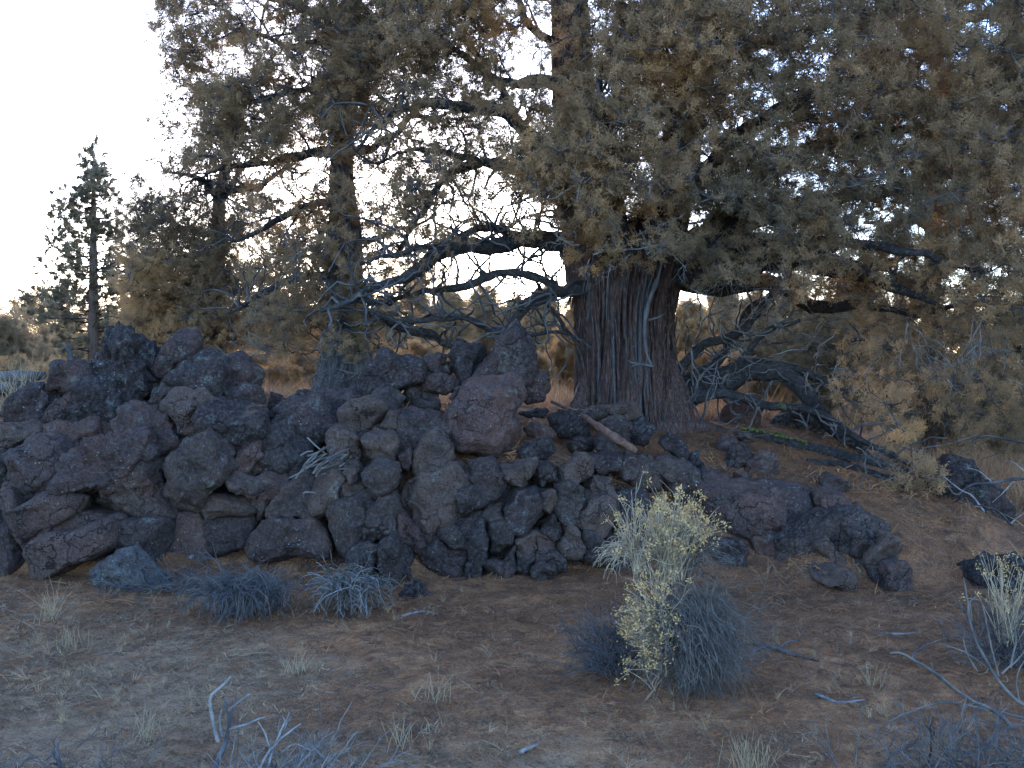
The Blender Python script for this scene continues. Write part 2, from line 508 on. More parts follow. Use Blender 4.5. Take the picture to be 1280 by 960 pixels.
def duff_amount(x, y):
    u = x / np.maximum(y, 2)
    d = 0.66 + 0.42 * np.clip((y - 4.8) / 1.4, 0, 1) + 0.28 * np.clip((y - 7.0) / 1.0, 0, 1)  # top of the range also drives the painted shade under the tree
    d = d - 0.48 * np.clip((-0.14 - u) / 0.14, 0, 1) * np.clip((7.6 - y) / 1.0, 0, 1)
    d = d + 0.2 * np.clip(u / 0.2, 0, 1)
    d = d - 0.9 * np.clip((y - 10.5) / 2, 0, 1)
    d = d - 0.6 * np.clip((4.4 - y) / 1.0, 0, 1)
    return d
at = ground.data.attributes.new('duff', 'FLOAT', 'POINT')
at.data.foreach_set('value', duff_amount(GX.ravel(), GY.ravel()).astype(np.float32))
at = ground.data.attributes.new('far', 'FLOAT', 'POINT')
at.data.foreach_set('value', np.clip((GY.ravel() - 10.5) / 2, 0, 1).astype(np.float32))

# ------------------------------------------------------------------ rocks
import bmesh
ICO = {}
for lev in (3, 4, 5):
    bm = bmesh.new()
    bmesh.ops.create_icosphere(bm, subdivisions=lev, radius=1)
    ICO[lev] = (np.array([v.co[:] for v in bm.verts]), np.array([[v.index for v in f.verts] for f in bm.faces]))
    bm.free()
TILE = {'A': (0, 400), 'B': (0, 560), 'C': (180, 400), 'D': (180, 560), 'E': (360, 400), 'F': (360, 560), 'G': (540, 400),
        'H': (540, 560), 'I': (700, 480), 'J': (860, 520), 'K': (960, 580)}
rock_seed = [100]
def rock(tile, pts, Y=None, mat='rock_red', name='boulder', parent=None, n=3.1, thick=1.0, rough=1.0, dY=0.0, stand=False, lev=None, cuts=14, grow=1.19, lumpy=1.0, depth=None, **kw):
    rock_seed[0] += 1
    sd_ = rock_seed[0]
    r_ = np.random.default_rng(sd_)
    pts = np.array(pts, float)
    if tile is not None:
        pts = pts / 5.335 + np.array(TILE[tile])
    c = (pts.min(0) + pts.max(0)) / 2 * 0.4 + pts.mean(0) * 0.6
    w_px, h_px = np.ptp(pts[:, 0]), np.ptp(pts[:, 1])
    if Y is None:
        Y = face_Y(c[0], pts[:, 1].max() if stand else c[1])
    size = math.sqrt(w_px * h_px) / FPX * Y
    D = depth or 0.5 * size * thick
    Yc = Y + (D * 0.35 if not stand else D * 0.6) + dY
    W = np.array([P(x, y, Yc) for x, y in pts])
    C0 = P(c[0], c[1], Yc)
    q = (W - C0)[:, [0, 2]]
    # outline radius at 96 bearings
    K = 96
    th = np.arange(K) * 2 * math.pi / K
    d = np.stack([np.cos(th), np.sin(th)], 1)
    rad = np.full(K, 0.02)
    for k in range(len(q)):
        a, b = q[k], q[(k + 1) % len(q)]
        e = b - a
        den = d[:, 0] * e[1] - d[:, 1] * e[0]
        with np.errstate(divide='ignore', invalid='ignore'):
            t = (a[0] * e[1] - a[1] * e[0]) / den
            s = (a[0] * d[:, 1] - a[1] * d[:, 0]) / den
        ok = (s >= -1e-6) & (s <= 1 + 1e-6) & (t > 0)
        rad = np.where(ok, np.maximum(rad, t), rad)
    rad = (rad + np.roll(rad, 1) + np.roll(rad, -1)) / 3
    rad *= grow
    if lev is None: lev = 5 if math.sqrt(w_px * h_px) > 58 else 4
    if math.sqrt(w_px * h_px) < 17: lev = 3
    V, F = ICO[lev]
    V = V.copy()
    # chipped planes in unit-sphere space, mostly on the faces
    for _ in range(cuts):
        nn = r_.normal(size=3); nn[1] = -abs(nn[1]) * 1.1 if r_.random() < 0.75 else abs(nn[1])
        nn /= np.linalg.norm(nn)
        tcut = r_.uniform(0.62, 0.88) if abs(nn[1]) > 0.45 else r_.uniform(0.86, 0.96)
        over = V @ nn - tcut
        V = V - np.clip(over, 0, None)[:, None] * nn * 0.92
    s = np.hypot(V[:, 0], V[:, 2])
    L = np.linalg.norm(V, axis=1)
    k_ = ((s / L) ** n + (np.abs(V[:, 1]) / L) ** n) ** (-1 / n)
    theta = np.arctan2(V[:, 2], V[:, 0])
    rt = np.interp(theta % (2 * math.pi), np.append(th, 2 * math.pi), np.append(rad, rad[0]))
    planar = rt * s * k_
    X = np.stack([np.cos(theta) * planar, V[:, 1] * k_ * D, np.sin(theta) * planar], 1)
    # relief
    Wp = X + C0
    nrm = V / L[:, None]
    amp = min(size, 0.45)
    lump = fbm(Wp * (2.6 / amp) * 0.6, 3, sd_) * 0.085 * amp * lumpy
    rid = (1 - np.abs(fbm(Wp * 6.5, 3, sd_ + 7))) * 0.038 * rough
    med = fbm(Wp * 17.0, 4, sd_ + 3, 0.62) * 0.013 * rough
    # stepped ledges
    st = fbm(Wp * np.array([3.0, 3.0, 5.0]), 2, sd_ + 13) * 3.0
    rid = rid + (np.floor(st) + np.clip((st - np.floor(st)) * 4 - 1.5, 0, 1)) * 0.010 * rough
    X = X + nrm * (lump + (rid - 0.030 * rough) * min(1, size * 4) + med)[:, None]
    X[:, 1] += nrm[:, 1] * 0
    a = Acc(); a.add(X, None, F)
    me = a.mesh(name, M[mat])
    o = bpy.data.objects.new(name, me)
    COL.objects.link(o)
    if parent is not None:
        o.parent = parent
        o.location = tuple(C0 - np.asarray(parent.location))
    else:
        o.location = tuple(C0)
    return tag(o, **kw)

def B(label, *a, **kw):
    return rock(*a, label=label, cat='rock', **kw)

# --- heap of loose boulders at the left
H = 'boulders heaped at the left end of the outcrop'
B('tall craggy dark boulder crowning the left heap, rough with lichen', 'A', [(630,320),(660,230),(680,160),(720,90),(790,40),(870,60),(920,130),(950,240),(960,340),(1000,430),(900,470),(760,450),(640,450),(600,380)], mat='rock_dark', Y=7.95, rough=2.4, group=H)
B('jagged dark rock just right of the tall crag, under drooping orange foliage', 'A', [(900,200),(940,140),(1010,160),(1060,170),(1090,260),(1060,330),(1040,400),(960,470),(880,440),(880,300)], mat='rock_dark', Y=8.05, rough=2.0, group=H)
B('rounded dark boulder with a twig stub on top, left of the tall crag', 'A', [(300,370),(330,320),(390,285),(480,262),(580,315),(608,390),(550,445),(420,485),(330,450)], mat='rock_dark', Y=7.85, rough=1.5, group=H)
B('upright dark stone standing beneath the small juniper trunk', 'C', [(130,215),(180,130),(240,90),(330,90),(358,180),(365,260),(300,320),(230,350),(180,410),(110,385),(98,320)], mat='rock_dark', Y=8.0, rough=1.5, group=H)
B('knobbly dark boulder at the left shoulder of the heap beside dry grass', 'A', [(70,560),(90,500),(150,465),(230,440),(330,460),(365,520),(300,600),(270,680),(180,700),(80,705),(60,650)], mat='rock_dark', rough=1.7, group=H)
B('small rounded stone tucked below the boulder with the twig stub', 'A', [(285,590),(360,530),(480,490),(530,470),(500,560),(480,650),(400,670),(300,690),(270,640)], mat='rock_grey', rough=1.4, group=H)
B('craggy ledge of rock directly under the tall crag', 'A', [(490,580),(560,480),(640,420),(720,440),(880,470),(950,540),(900,610),(800,650),(650,690),(520,680)], mat='rock_dark', rough=2.0, dY=0.05, group=H)
B('brown boulder at the left edge, third layer from the ground', 'A', [(-110,760),(-40,670),(80,700),(230,690),(260,760),(150,850),(90,950),(0,985),(-110,930)], mat='rock_red', group=H)
B('mottled rock in the middle of the left heap below the ledge', 'A', [(310,720),(400,670),(560,680),(680,690),(740,750),(640,830),(540,900),(470,880),(390,810),(320,790)], mat='rock_grey', rough=1.5, group=H)
B('large grey boulder with a smooth slanting face above the layered slab', 'B', [(92,100),(130,30),(200,-40),(300,-85),(400,-40),(480,50),(475,170),(380,235),(280,295),(195,360),(130,260),(98,190)], mat='rock_smooth', n=3.0, dY=-0.10, group=H)
B('big knobbly boulder bulging over the dark recess', 'B', [(455,220),(480,130),(560,30),(640,-30),(760,-105),(900,-90),(1000,0),(1030,80),(990,200),(900,310),(800,325),(700,290),(560,265),(490,285)], mat='rock_grey', rough=2.2, n=2.5, dY=-0.18, thick=1.0, group=H)
B('dark reddish boulder whose underside hangs over the recess', 'D', [(-420,320),(-250,300),(-100,200),(0,40),(110,90),(150,300),(250,430),(190,480),(0,462),(-170,435),(-300,385)], mat='rock_red', n=2.8, dY=0.05, thick=1.0, group=H)
B('grey wedge of rock sloping down to a dark cleft in the heap', 'C', [(-190,700),(-130,620),(-40,565),(60,580),(150,650),(265,765),(262,835),(120,905),(40,960),(-60,930),(-130,820)], mat='rock_grey', dY=-0.02, group=H)
B('small brown stone resting on the left of the red-faced boulder', 'C', [(45,560),(60,480),(130,408),(235,440),(255,480),(180,540),(110,580)], mat='rock_red', dY=-0.03, group=H)
B('red-faced rounded boulder in the upper heap', 'C', [(105,590),(170,520),(260,450),(380,485),(490,570),(405,625),(392,700),(412,750),(280,765),(220,705),(130,655)], mat='rock_red', n=2.5, dY=-0.05, group=H)
B('broad dark boulder on the top right of the left heap', 'C', [(188,385),(240,325),(330,255),(430,235),(530,260),(580,350),(570,460),(545,560),(470,545),(370,485),(260,435),(200,420)], mat='rock_grey', Y=7.75, group=H)
B('round-topped black boulder at the right end of the heap crest', 'C', [(490,300),(570,240),(640,250),(705,278),(765,335),(758,395),(720,440),(600,480),(545,440),(500,390)], mat='rock_dark', Y=7.85, n=2.4, group=H)
B('dark boulder crossed by bare twigs under the round-topped black one', 'C', [(545,470),(640,440),(745,420),(795,490),(790,560),(700,605),(600,590),(540,560)], mat='rock_dark', Y=7.65, n=2.4, group=H)
B('large rounded triangular boulder pointing down in the heap', 'C', [(385,650),(425,595),(530,560),(700,588),(775,640),(795,740),(720,825),(620,885),(550,895),(450,775),(400,715)], mat='rock_grey', dY=-0.14, n=2.6, group=H)
B('rounded boulder with a rusty crown beside the pile of dead twigs', 'C', [(775,850),(785,760),(805,700),(870,665),(960,680),(1010,760),(1075,840),(1080,950),(1040,1050),(980,1085),(880,1055),(800,980)], mat='rock_red', dY=-0.08, n=2.5, group=H)
B('small pointed dark stone in the gap behind the heap', 'C', [(825,570),(850,488),(900,500),(962,552),(900,600),(830,610)], mat='rock_dark', Y=8.1, group=H)
B('small dark stone beside the roots of the split-trunk juniper', 'E', [(30,545),(70,468),(150,478),(185,520),(120,580),(40,580)], mat='rock_dark', Y=8.1, group=H)
B('broad dark boulder in front of the split-trunk juniper', 'E', [(-120,660),(-70,590),(60,540),(200,518),(280,600),(305,700),(235,795),(140,845),(70,775),(0,710),(-60,700)], mat='rock_dark', dY=-0.02, group=H)
B('low dark rock behind the broad boulder at the juniper roots', 'E', [(220,560),(260,490),(380,480),(520,510),(480,580),(380,640),(300,650)], mat='rock_dark', Y=8.0, group=H)
B('long reddish boulder with a pitted face above the recess', 'D', [(118,120),(180,50),(260,0),(320,-95),(440,-85),(500,-10),(560,70),(600,110),(545,190),(440,265),(390,330),(250,345),(160,300),(140,200)], mat='rock_red', dY=-0.14, n=3.0, group=H)
B('dark overhanging underside block below the pitted red boulder', 'D', [(155,280),(300,300),(420,290),(560,290),(740,350),(748,425),(560,440),(300,425),(220,405)], mat='rock_red', dY=-0.02, n=3.0, thick=1.3, group=H)
B('angular grey stone squeezed between two big boulders', 'D', [(560,160),(610,80),(660,20),(720,-35),(780,-20),(795,90),(800,170),(720,182),(640,150)], mat='rock_grey', dY=-0.03, group=H)
B('small orange-tinged stone wedged over the recess', 'D', [(538,205),(620,178),(740,220),(785,265),(750,340),(650,315),(580,285)], mat='rock_red', dY=-0.14, group=H)
B('narrow standing stone closing the right side of the recess', 'D', [(735,215),(820,165),(970,240),(930,310),(855,380),(800,490),(765,495),(742,400),(755,300)], mat='rock_grey', dY=-0.02, group=H)
B('small brown rock at the left frame edge under the brown boulder', 'B', [(-90,100),(-20,0),(90,20),(100,200),(60,270),(-20,295),(-80,220)], mat='rock_red', group=H)
slab = empty('layered_slab', P(85, 724, 7.0), label='layered slab of smooth rock stepping down at the left of the recess', cat='rock', group=H)
rock('B', [(110,400),(200,395),(400,308),(480,285),(575,330),(540,405),(470,455),(370,485),(240,575),(175,500)], mat='rock_smooth', name='rock_layer', parent=slab, n=4.5, dY=-0.08, cuts=3, rough=0.6)
rock('B', [(235,570),(370,478),(540,400),(790,440),(780,490),(560,530),(330,610),(255,645)], mat='rock_smooth', name='rock_layer', parent=slab, n=4.5, dY=0.14, cuts=3, rough=0.6, thick=1.5)
rock('B', [(262,655),(350,590),(560,520),(780,468),(788,600),(752,655),(580,755),(430,795),(395,855),(345,815)], mat='rock_smooth', name='rock_layer', parent=slab, n=5, dY=-0.08, cuts=3, rough=0.6)
rock('B', [(350,780),(560,740),(800,640),(780,760),(640,860),(420,880)], mat='rock_smooth', name='rock_layer', parent=slab, n=4, dY=0.22, cuts=3, rough=0.6, thick=1.2)
B('leaning slab along the dark cleft at the lower left', 'B', [(-30,290),(120,245),(185,390),(215,560),(285,690),(345,805),(270,790),(170,610),(80,440),(10,340)], mat='rock_smooth', n=3.5, dY=-0.02, thick=1.1, group=H)
B('grey boulder cut off by the left frame edge at ground level', 'B', [(-120,340),(-20,360),(30,410),(110,510),(155,650),(225,865),(180,885),(60,875),(-120,860)], mat='rock_smooth', dY=-0.05, n=3.0, group=H)
B('flat-faced grey block behind the white-lichened rock', 'B', [(785,510),(880,478),(1060,478),(1145,500),(1135,640),(1090,760),(960,800),(850,780),(795,640)], mat='rock_smooth', n=4, dY=0.0, rough=0.6, cuts=3, group=H)
B('low rock crusted white and black with lichen at the foot of the heap', 'B', [(620,880),(640,810),(720,760),(820,700),(900,665),(990,740),(1060,800),(1090,880),(960,940),(800,950),(650,935)], mat='rock_pale', dY=-0.28, group=H)
B('smooth back wall of the shallow recess, left panel', 'D', [(190,480),(250,435),(420,428),(435,600),(430,740),(200,780)], mat='rock_smooth', Y=7.35, n=6, cuts=2, rough=0.5, group=H)
B('smooth back wall of the shallow recess, right panel', 'D', [(425,440),(600,428),(740,420),(760,500),(700,640),(500,700),(425,690)], mat='rock_smooth', Y=7.38, n=6, cuts=2, rough=0.5, group=H)

# --- cracked outcrop: blocks of one broken rock face
oc = empty('rock_outcrop', P(600, 722, 7.1), label='cracked brown basalt outcrop of many fitted blocks in the centre', cat='outcrop')
def K_(tile, pts, **kw):
    kw.setdefault('mat', 'rock_red'); kw.setdefault('n', 8.0); kw.setdefault('grow', 1.17); kw.setdefault('depth', 0.20 if kw.get('Y') is None else None); kw.setdefault('lumpy', 0.45); kw.setdefault('rough', 1.0); kw.setdefault('thick', 0.9)
    kw.setdefault('dY', -0.04 + 0.03 * random.uniform(-1, 1))
    return rock(tile, pts, name='rock_block', parent=oc, cuts=6, **kw)
K_('F', [(0,480),(100,462),(190,456),(250,530),(278,620),(252,705),(150,735),(20,728),(-100,735),(-215,705),(-218,600),(-130,505),(-60,458)], mat='rock_smooth')
K_('F', [(-115,405),(0,255),(100,170),(170,220),(170,300),(190,385),(275,400),(200,445),(100,458),(20,472),(-75,455)])
K_('F', [(165,250),(210,168),(330,115),(385,200),(350,280),(372,345),(300,392),(210,402),(168,350)], dY=-0.1)
K_('F', [(290,420),(360,348),(450,285),(535,285),(542,370),(525,480),(525,560),(440,665),(390,680),(325,570),(285,480)])
K_('E', [(268,800),(300,738),(370,708),(440,738),(512,790),(542,900),(548,955),(460,985),(370,975),(325,900)], dY=-0.08)
K_('E', [(518,790),(570,768),(700,758),(742,800),(722,860),(738,955),(640,958),(560,932),(535,870)])
K_('E', [(363,590),(450,538),(560,528),(640,558),(662,620),(572,680),(592,745),(500,785),(440,733),(368,703)])
K_('E', [(555,505),(620,468),(700,465),(758,520),(742,592),(660,602),(600,560)])
K_('E', [(618,690),(640,640),(672,600),(762,608),(752,722),(700,730)])
K_('E', [(560,740),(580,695),(700,732),(738,770),(700,800),(600,800)], dY=0.08)
K_('F', [(385,200),(390,118),(460,98),(495,150),(505,225),(420,225)])
K_('F', [(380,230),(470,210),(545,240),(540,285),(450,285),(380,330),(350,290)], dY=0.0)
K_('F', [(495,145),(590,83),(722,108),(748,200),(702,282),(600,328),(550,305),(520,205)])
K_('F', [(535,395),(600,338),(700,308),(742,370),(742,500),(748,575),(700,600),(615,580),(600,500),(525,470)])
K_('F', [(515,525),(602,508),(608,595),(560,630),(505,610)])
K_('F', [(425,705),(500,650),(560,628),(612,640),(605,740),(560,790),(640,825),(600,870),(500,840),(430,800)], dY=-0.12)
K_('F', [(595,745),(620,655),(700,590),(755,650),(755,760),(755,870),(690,905),(640,880),(625,800)], dY=-0.14)
K_('F', [(735,390),(800,455),(900,570),(925,600),(885,690),(800,668),(745,610)], mat='rock_grey', dY=0.0)
K_('F', [(745,660),(855,690),(838,800),(790,895),(735,880)], mat='rock_grey', dY=0.0)
K_('E', [(765,490),(830,448),(900,400),(985,440),(1002,520),(985,605),(850,645),(765,625)], mat='rock_red')
K_('E', [(752,710),(775,615),(850,600),(980,640),(1080,675),(1150,760),(1060,770),(940,745),(865,790),(835,870),(805,965),(750,945),(735,880)], mat='rock_grey')
K_('E', [(865,860),(895,780),(980,738),(1080,775),(1105,880),(1065,985),(1012,1030),(940,1060),(878,990)])
K_('F', [(745,340),(800,248),(890,195),(990,185),(1090,135),(1155,220),(1135,330),(1160,400),(1065,495),(1005,505),(995,565),(950,608),(880,548),(820,448),(755,388)], n=4)
K_('F', [(755,40),(820,-20),(840,40),(810,140),(770,110)], mat='rock_grey')
K_('H', [(35,515),(150,490),(240,440),(325,430),(332,525),(262,595),(250,650),(150,618),(35,568)], n=4)
K_('H', [(0,590),(60,578),(242,655),(238,750),(230,890),(100,885),(0,870),(-110,845),(-90,720),(-30,618)], mat='rock_smooth', n=4, dY=0.03)
K_('H', [(245,738),(342,758),(322,892),(235,892)])
K_('H', [(252,640),(270,540),(338,438),(352,560),(372,748),(300,745),(248,705)], dY=-0.08)
K_('H', [(345,765),(400,730),(470,738),(555,782),(535,845),(420,885),(330,890)], mat='rock_smooth')
K_('H', [(348,520),(420,488),(512,498),(558,590),(522,655),(468,725),(388,715),(365,620)], dY=-0.08)
K_('H', [(562,608),(558,770),(475,735),(500,670)], mat='rock_grey')
K_('H', [(562,580),(620,548),(692,558),(702,655),(650,680),(575,665)])
K_('H', [(565,668),(692,678),(684,770),(620,825),(565,790)], dY=-0.02)
K_('H', [(178,365),(195,290),(270,233),(332,278),(353,370),(322,412),(220,443),(185,405)], dY=-0.12)
K_('H', [(185,160),(250,128),(282,200),(222,252),(185,205)])
K_('H', [(270,110),(400,75),(452,160),(482,240),(475,355),(360,358),(300,255),(265,170)], mat='rock_grey')
K_('H', [(343,395),(400,358),(492,366),(498,475),(400,490),(340,452)])
K_('H', [(498,370),(560,288),(692,275),(745,400),(722,475),(600,548),(515,505)], mat='rock_grey', dY=-0.08)
K_('H', [(440,120),(560,105),(672,75),(652,270),(600,275),(500,205)])
K_('H', [(695,105),(780,95),(835,210),(780,262),(712,272),(692,180)], mat='rock_grey')
K_('H', [(698,278),(812,268),(820,370),(780,415),(718,372)])
K_('H', [(818,245),(900,195),(995,255),(1005,360),(922,495),(858,445),(828,345)], dY=-0.05)
K_('H', [(735,485),(800,408),(892,480),(882,545),(800,605),(728,545)], mat='rock_grey')
K_('H', [(688,530),(760,570),(835,590),(822,655),(708,662)], mat='rock_grey')
K_('H', [(838,605),(900,488),(985,528),(1015,640),(985,715),(900,705),(838,665)], dY=-0.08)
K_('H', [(695,682),(830,656),(895,708),(885,795),(820,838),(700,765)])
K_('H', [(660,805),(720,738),(815,768),(808,840),(745,880),(680,870)], dY=-0.14)
K_('H', [(870,720),(1070,730),(1150,740),(1110,850),(890,860)], mat='rock_smooth', dY=0.16, rough=0.5)
K_('I', [(158,655),(220,612),(332,635),(335,705),(250,705),(178,742)])
K_('I', [(76,910),(190,730),(332,715),(375,850),(355,955),(200,1010),(78,950)])
K_('H', [(998,540),(1100,558),(1190,640),(1200,730),(1100,752),(1010,708)])
K_('I', [(348,860),(400,735),(540,728),(590,850),(545,935),(420,1010)], mat='rock_grey', dY=0.03)
K_('I', [(330,1010),(450,940),(600,930),(720,990),(740,1150),(600,1230),(380,1230),(300,1130)], mat='rock_grey', dY=0.08)
K_('I', [(560,880),(700,800),(840,800),(880,950),(780,1060),(600,1000)], mat='rock_grey', dY=0.05)

K_('I', [(10,570),(120,465),(212,520),(195,605),(120,655),(25,630)])
K_('I', [(178,475),(300,455),(402,478),(375,565),(280,575),(215,535)], mat='rock_grey')
K_('I', [(392,505),(460,468),(525,500),(475,595),(420,615),(390,565)], mat='rock_grey')
K_('I', [(455,605),(520,500),(590,488),(680,560),(790,600),(800,665),(640,690),(500,655)])
K_('I', [(600,545),(720,498),(825,520),(900,580),(965,650),(955,745),(880,790),(760,750),(720,640)], mat='rock_red')

# --- boulders on the knoll in front of the old juniper
N = 'boulders on the knoll below the old juniper'
B('domed brown boulder right of the split-trunk juniper', 'E', [(508,405),(560,308),(620,240),(680,222),(740,258),(850,288),(905,400),(830,452),(720,475),(600,495),(560,485),(515,445)], mat='rock_grey', Y=8.0, group=N)
B('tall pointed dark rock rising highest on the knoll', 'G', [(495,100),(540,45),(578,100),(642,200),(668,280),(665,340),(640,440),(520,500),(360,480),(235,440),(300,330),(370,230),(440,140)], mat='rock_dark', Y=7.95, group=N)
B('big smooth slab leaning below the tall pointed rock', 'G', [(108,650),(150,555),(250,425),(400,440),(500,418),(562,460),(585,560),(545,620),(542,720),(492,845),(430,905),(340,885),(200,835),(128,725)], mat='rock_grey', Y=7.62, n=3.0, group=N)
B('black boulder right of the pointed rock', 'G', [(555,410),(650,332),(762,348),(798,460),(742,525),(640,545),(575,525)], mat='rock_dark', Y=8.0, group=N)
B('round lichen-flecked boulder left of the pointed rock', 'G', [(125,225),(180,148),(240,138),(340,168),(363,220),(312,335),(232,415),(170,385),(128,300)], mat='rock_dark', Y=8.15, rough=1.5, group=N)
B('low dark boulder furthest left of the knoll crest', 'G', [(-130,370),(-60,258),(0,228),(100,228),(142,280),(122,365),(20,388),(-80,395)], mat='rock_dark', Y=8.2, rough=1.5, group=N)
B('dark block beneath the lichen-flecked boulder', 'G', [(-40,400),(0,385),(140,378),(185,420),(130,485),(20,495),(-40,470)], mat='rock_dark', Y=8.05, group=N)
B('small dark stone against the left side of the big slab', 'G', [(118,520),(150,458),(235,428),(225,482),(150,545)], mat='rock_dark', Y=7.9, group=N)
B('flat grey stone sunk in needles right of the big slab', 'G', [(608,725),(660,678),(792,728),(835,785),(700,808),(618,778)], mat='rock_grey', stand=True, group=N)
B('larger flat stone sunk in needles above the upright crack', 'G', [(585,865),(640,808),(762,788),(845,870),(782,938),(660,965),(595,925)], mat='rock_grey', group=N)
B('squared dark boulder left of the trunk base', 'G', [(775,645),(880,618),(1050,605),(1065,700),(1045,775),(880,768),(825,705)], mat='rock_dark', stand=True, group=N)
B('thin flat stone between the trunk and the flat grey stones', 'G', [(895,825),(980,778),(1085,800),(1065,865),(940,868)], mat='rock_grey', group=N)
B('small flat stone below the black boulder', 'G', [(595,615),(700,588),(775,598),(755,645),(640,658)], mat='rock_dark', group=N)
B('low brown rock against the foot of the trunk', 'I', [(175,215),(240,148),(370,148),(450,128),(522,168),(545,235),(420,250),(280,260)], mat='rock_red', stand=True, Y=8.35, group=N)
B('dark rock under the red root, left half of a split pair', 'I', [(278,265),(370,240),(462,238),(483,290),(473,385),(400,378),(320,325)], mat='rock_dark', Y=8.05, group=N)
B('dark rock under the trunk, right half of a split pair', 'I', [(478,290),(540,238),(625,268),(634,325),(572,405),(500,405),(473,355)], mat='rock_dark', Y=8.05, group=N)
B('pale bluish stone just below the red root', 'I', [(216,355),(270,318),(335,348),(362,420),(402,455),(300,470),(228,435)], mat='rock_smooth', Y=7.8, group=N)
B('rounded lichen-spotted rock at the right foot of the trunk', 'I', [(655,385),(730,328),(822,368),(858,440),(842,518),(760,495),(700,435)], mat='rock_grey', Y=7.95, group=N)
B('small stone beside the lichen-spotted rock', 'I', [(855,475),(930,448),(945,560),(885,588),(848,535)], mat='rock_dark', Y=7.9, group=N)
B('tilted brown stone leaning left of the dark crack on the slope', 'J', [(238,305),(290,228),(380,198),(413,270),(372,335),(312,385),(248,355)], mat='rock_red', Y=8.1, group=N)
B('rounded dark boulder with pale specks right of the tilted stone', 'J', [(368,375),(420,288),(480,238),(562,268),(584,350),(573,435),(440,448),(398,425)], mat='rock_grey', Y=8.0, group=N)
B('small stone at the foot of the tilted brown stone', 'J', [(315,385),(380,368),(413,420),(403,485),(338,488)], mat='rock_grey', Y=7.85, group=N)
B('small pale-spotted stone above the tilted brown stone', 'J', [(188,205),(250,128),(325,148),(325,225),(240,258)], mat='rock_grey', Y=8.4, group=N)
B('brown stone chip uphill of the rounded boulder', 'J', [(315,95),(400,108),(435,160),(370,195),(315,145)], mat='rock_red', Y=8.7, group=N)

# --- right outcrop, embedded in the needle slope
oc = empty('rock_outcrop', P(1020, 735, 6.9), label='low broken outcrop half buried in the rusty slope at the right', cat='outcrop')
K_(None, [(868,600),(930,600),(1010,612),(1052,640),(1058,690),(1030,712),(960,700),(905,690),(880,650)], mat='rock_grey', dY=0.10, depth=.3, n=4, grow=1.0)
K_(None, [(962,665),(1000,640),(1060,628),(1100,652),(1128,700),(1122,735),(1080,742),(1010,728),(965,708)], dY=0.10, depth=.3, n=4, grow=1.0)
K_('J', [(98,405),(150,368),(260,418),(292,520),(235,625),(180,645),(108,525)], mat='rock_grey', dY=-0.01, grow=1.13, thick=0.9)
K_('J', [(315,505),(440,468),(585,528),(605,620),(565,705),(480,735),(380,798),(275,758),(225,660),(255,560)], mat='rock_grey', dY=-0.03, grow=1.13, thick=0.9)
K_('J', [(575,680),(700,635),(865,695),(905,800),(890,905),(760,965),(600,945),(552,800)], mat='rock_grey', dY=0.02, grow=1.13, thick=0.9)
K_('J', [(845,535),(940,498),(1035,540),(1045,640),(990,715),(920,695),(868,620)], mat='rock_grey', dY=-0.08, grow=1.13, thick=0.9)
K_('J', [(190,810),(330,808),(385,880),(335,1000),(180,1010),(150,880)], mat='rock_grey', dY=-0.03, grow=1.13, thick=0.9)
K_('J', [(845,425),(960,388),(1035,440),(1005,498),(880,488)], mat='rock_grey', dY=-0.03, grow=1.13, thick=0.9)
K_('J', [(480,740),(560,800),(600,940),(500,960),(400,880),(400,800)], mat='rock_grey', dY=0.05, grow=1.13, thick=0.9)
K_('K', [(498,275),(580,258),(645,300),(635,405),(570,415),(515,365)], mat='rock_grey', dY=-0.03, grow=1.13, thick=0.9)
K_('K', [(492,415),(640,400),(705,430),(684,505),(582,628),(520,565),(488,485)], dY=-0.13, grow=1.13, thick=0.9)
K_('K', [(585,625),(640,538),(722,458),(805,478),(858,560),(785,635),(680,648)], dY=-0.11, grow=1.13, thick=0.9)
K_('K', [(595,645),(700,638),(765,640),(765,745),(722,790),(640,760)], dY=-0.05, grow=1.13, thick=0.9)
K_('K', [(745,655),(860,638),(905,690),(895,815),(820,850),(735,810)], mat='rock_grey', dY=-0.11, grow=1.13, thick=0.9)
K_('K', [(275,505),(350,475),(432,560),(495,640),(400,688),(330,675),(285,600)], dY=-0.03, grow=1.13, thick=0.9)
K_('K', [(35,565),(60,475),(150,375),(262,480),(285,600),(200,655),(100,688),(25,655)], mat='rock_grey', dY=0.02, grow=1.13, thick=0.9)
K_('K', [(155,685),(280,635),(355,700),(272,758),(188,728)], dY=-0.05, grow=1.13, thick=0.9)
K_('K', [(290,725),(420,688),(525,698),(538,828),(480,850),(380,800),(272,768)], dY=-0.08, grow=1.13, thick=0.9)
K_('K', [(365,462),(480,438),(505,520),(462,578),(398,548)], mat='rock_dark', dY=-0.01, grow=1.13, thick=0.9)
B('dark boulder below the bare drooping twigs at the right slope', None, [(1160,602),(1185,577),(1212,586),(1235,608),(1250,640),(1220,655),(1178,640)], mat='rock_dark', Y=8.1, rough=1.8)
B('dark rock at the right frame edge behind the dead bush', None, [(1210,716),(1235,697),(1270,698),(1300,715),(1305,755),(1260,760),(1222,742)], mat='rock_dark', Y=6.75, rough=1.5)
B('grey stone behind the trunk, left of the fallen mossy log', None, [(903,510),(920,494),(942,498),(948,530),(925,538),(903,530)], mat='rock_grey', Y=9.6)
B('dark stone uphill of the mossy log under the low limbs', None, [(968,528),(990,508),(1020,512),(1038,534),(1010,548),(975,545)], mat='rock_dark', Y=9.6)
B('fist-sized dark stone on the ground before the cracked outcrop', None, [(503,742),(514,730),(530,733),(537,748),(522,757),(506,754)], mat='rock_dark', Y=6.5)
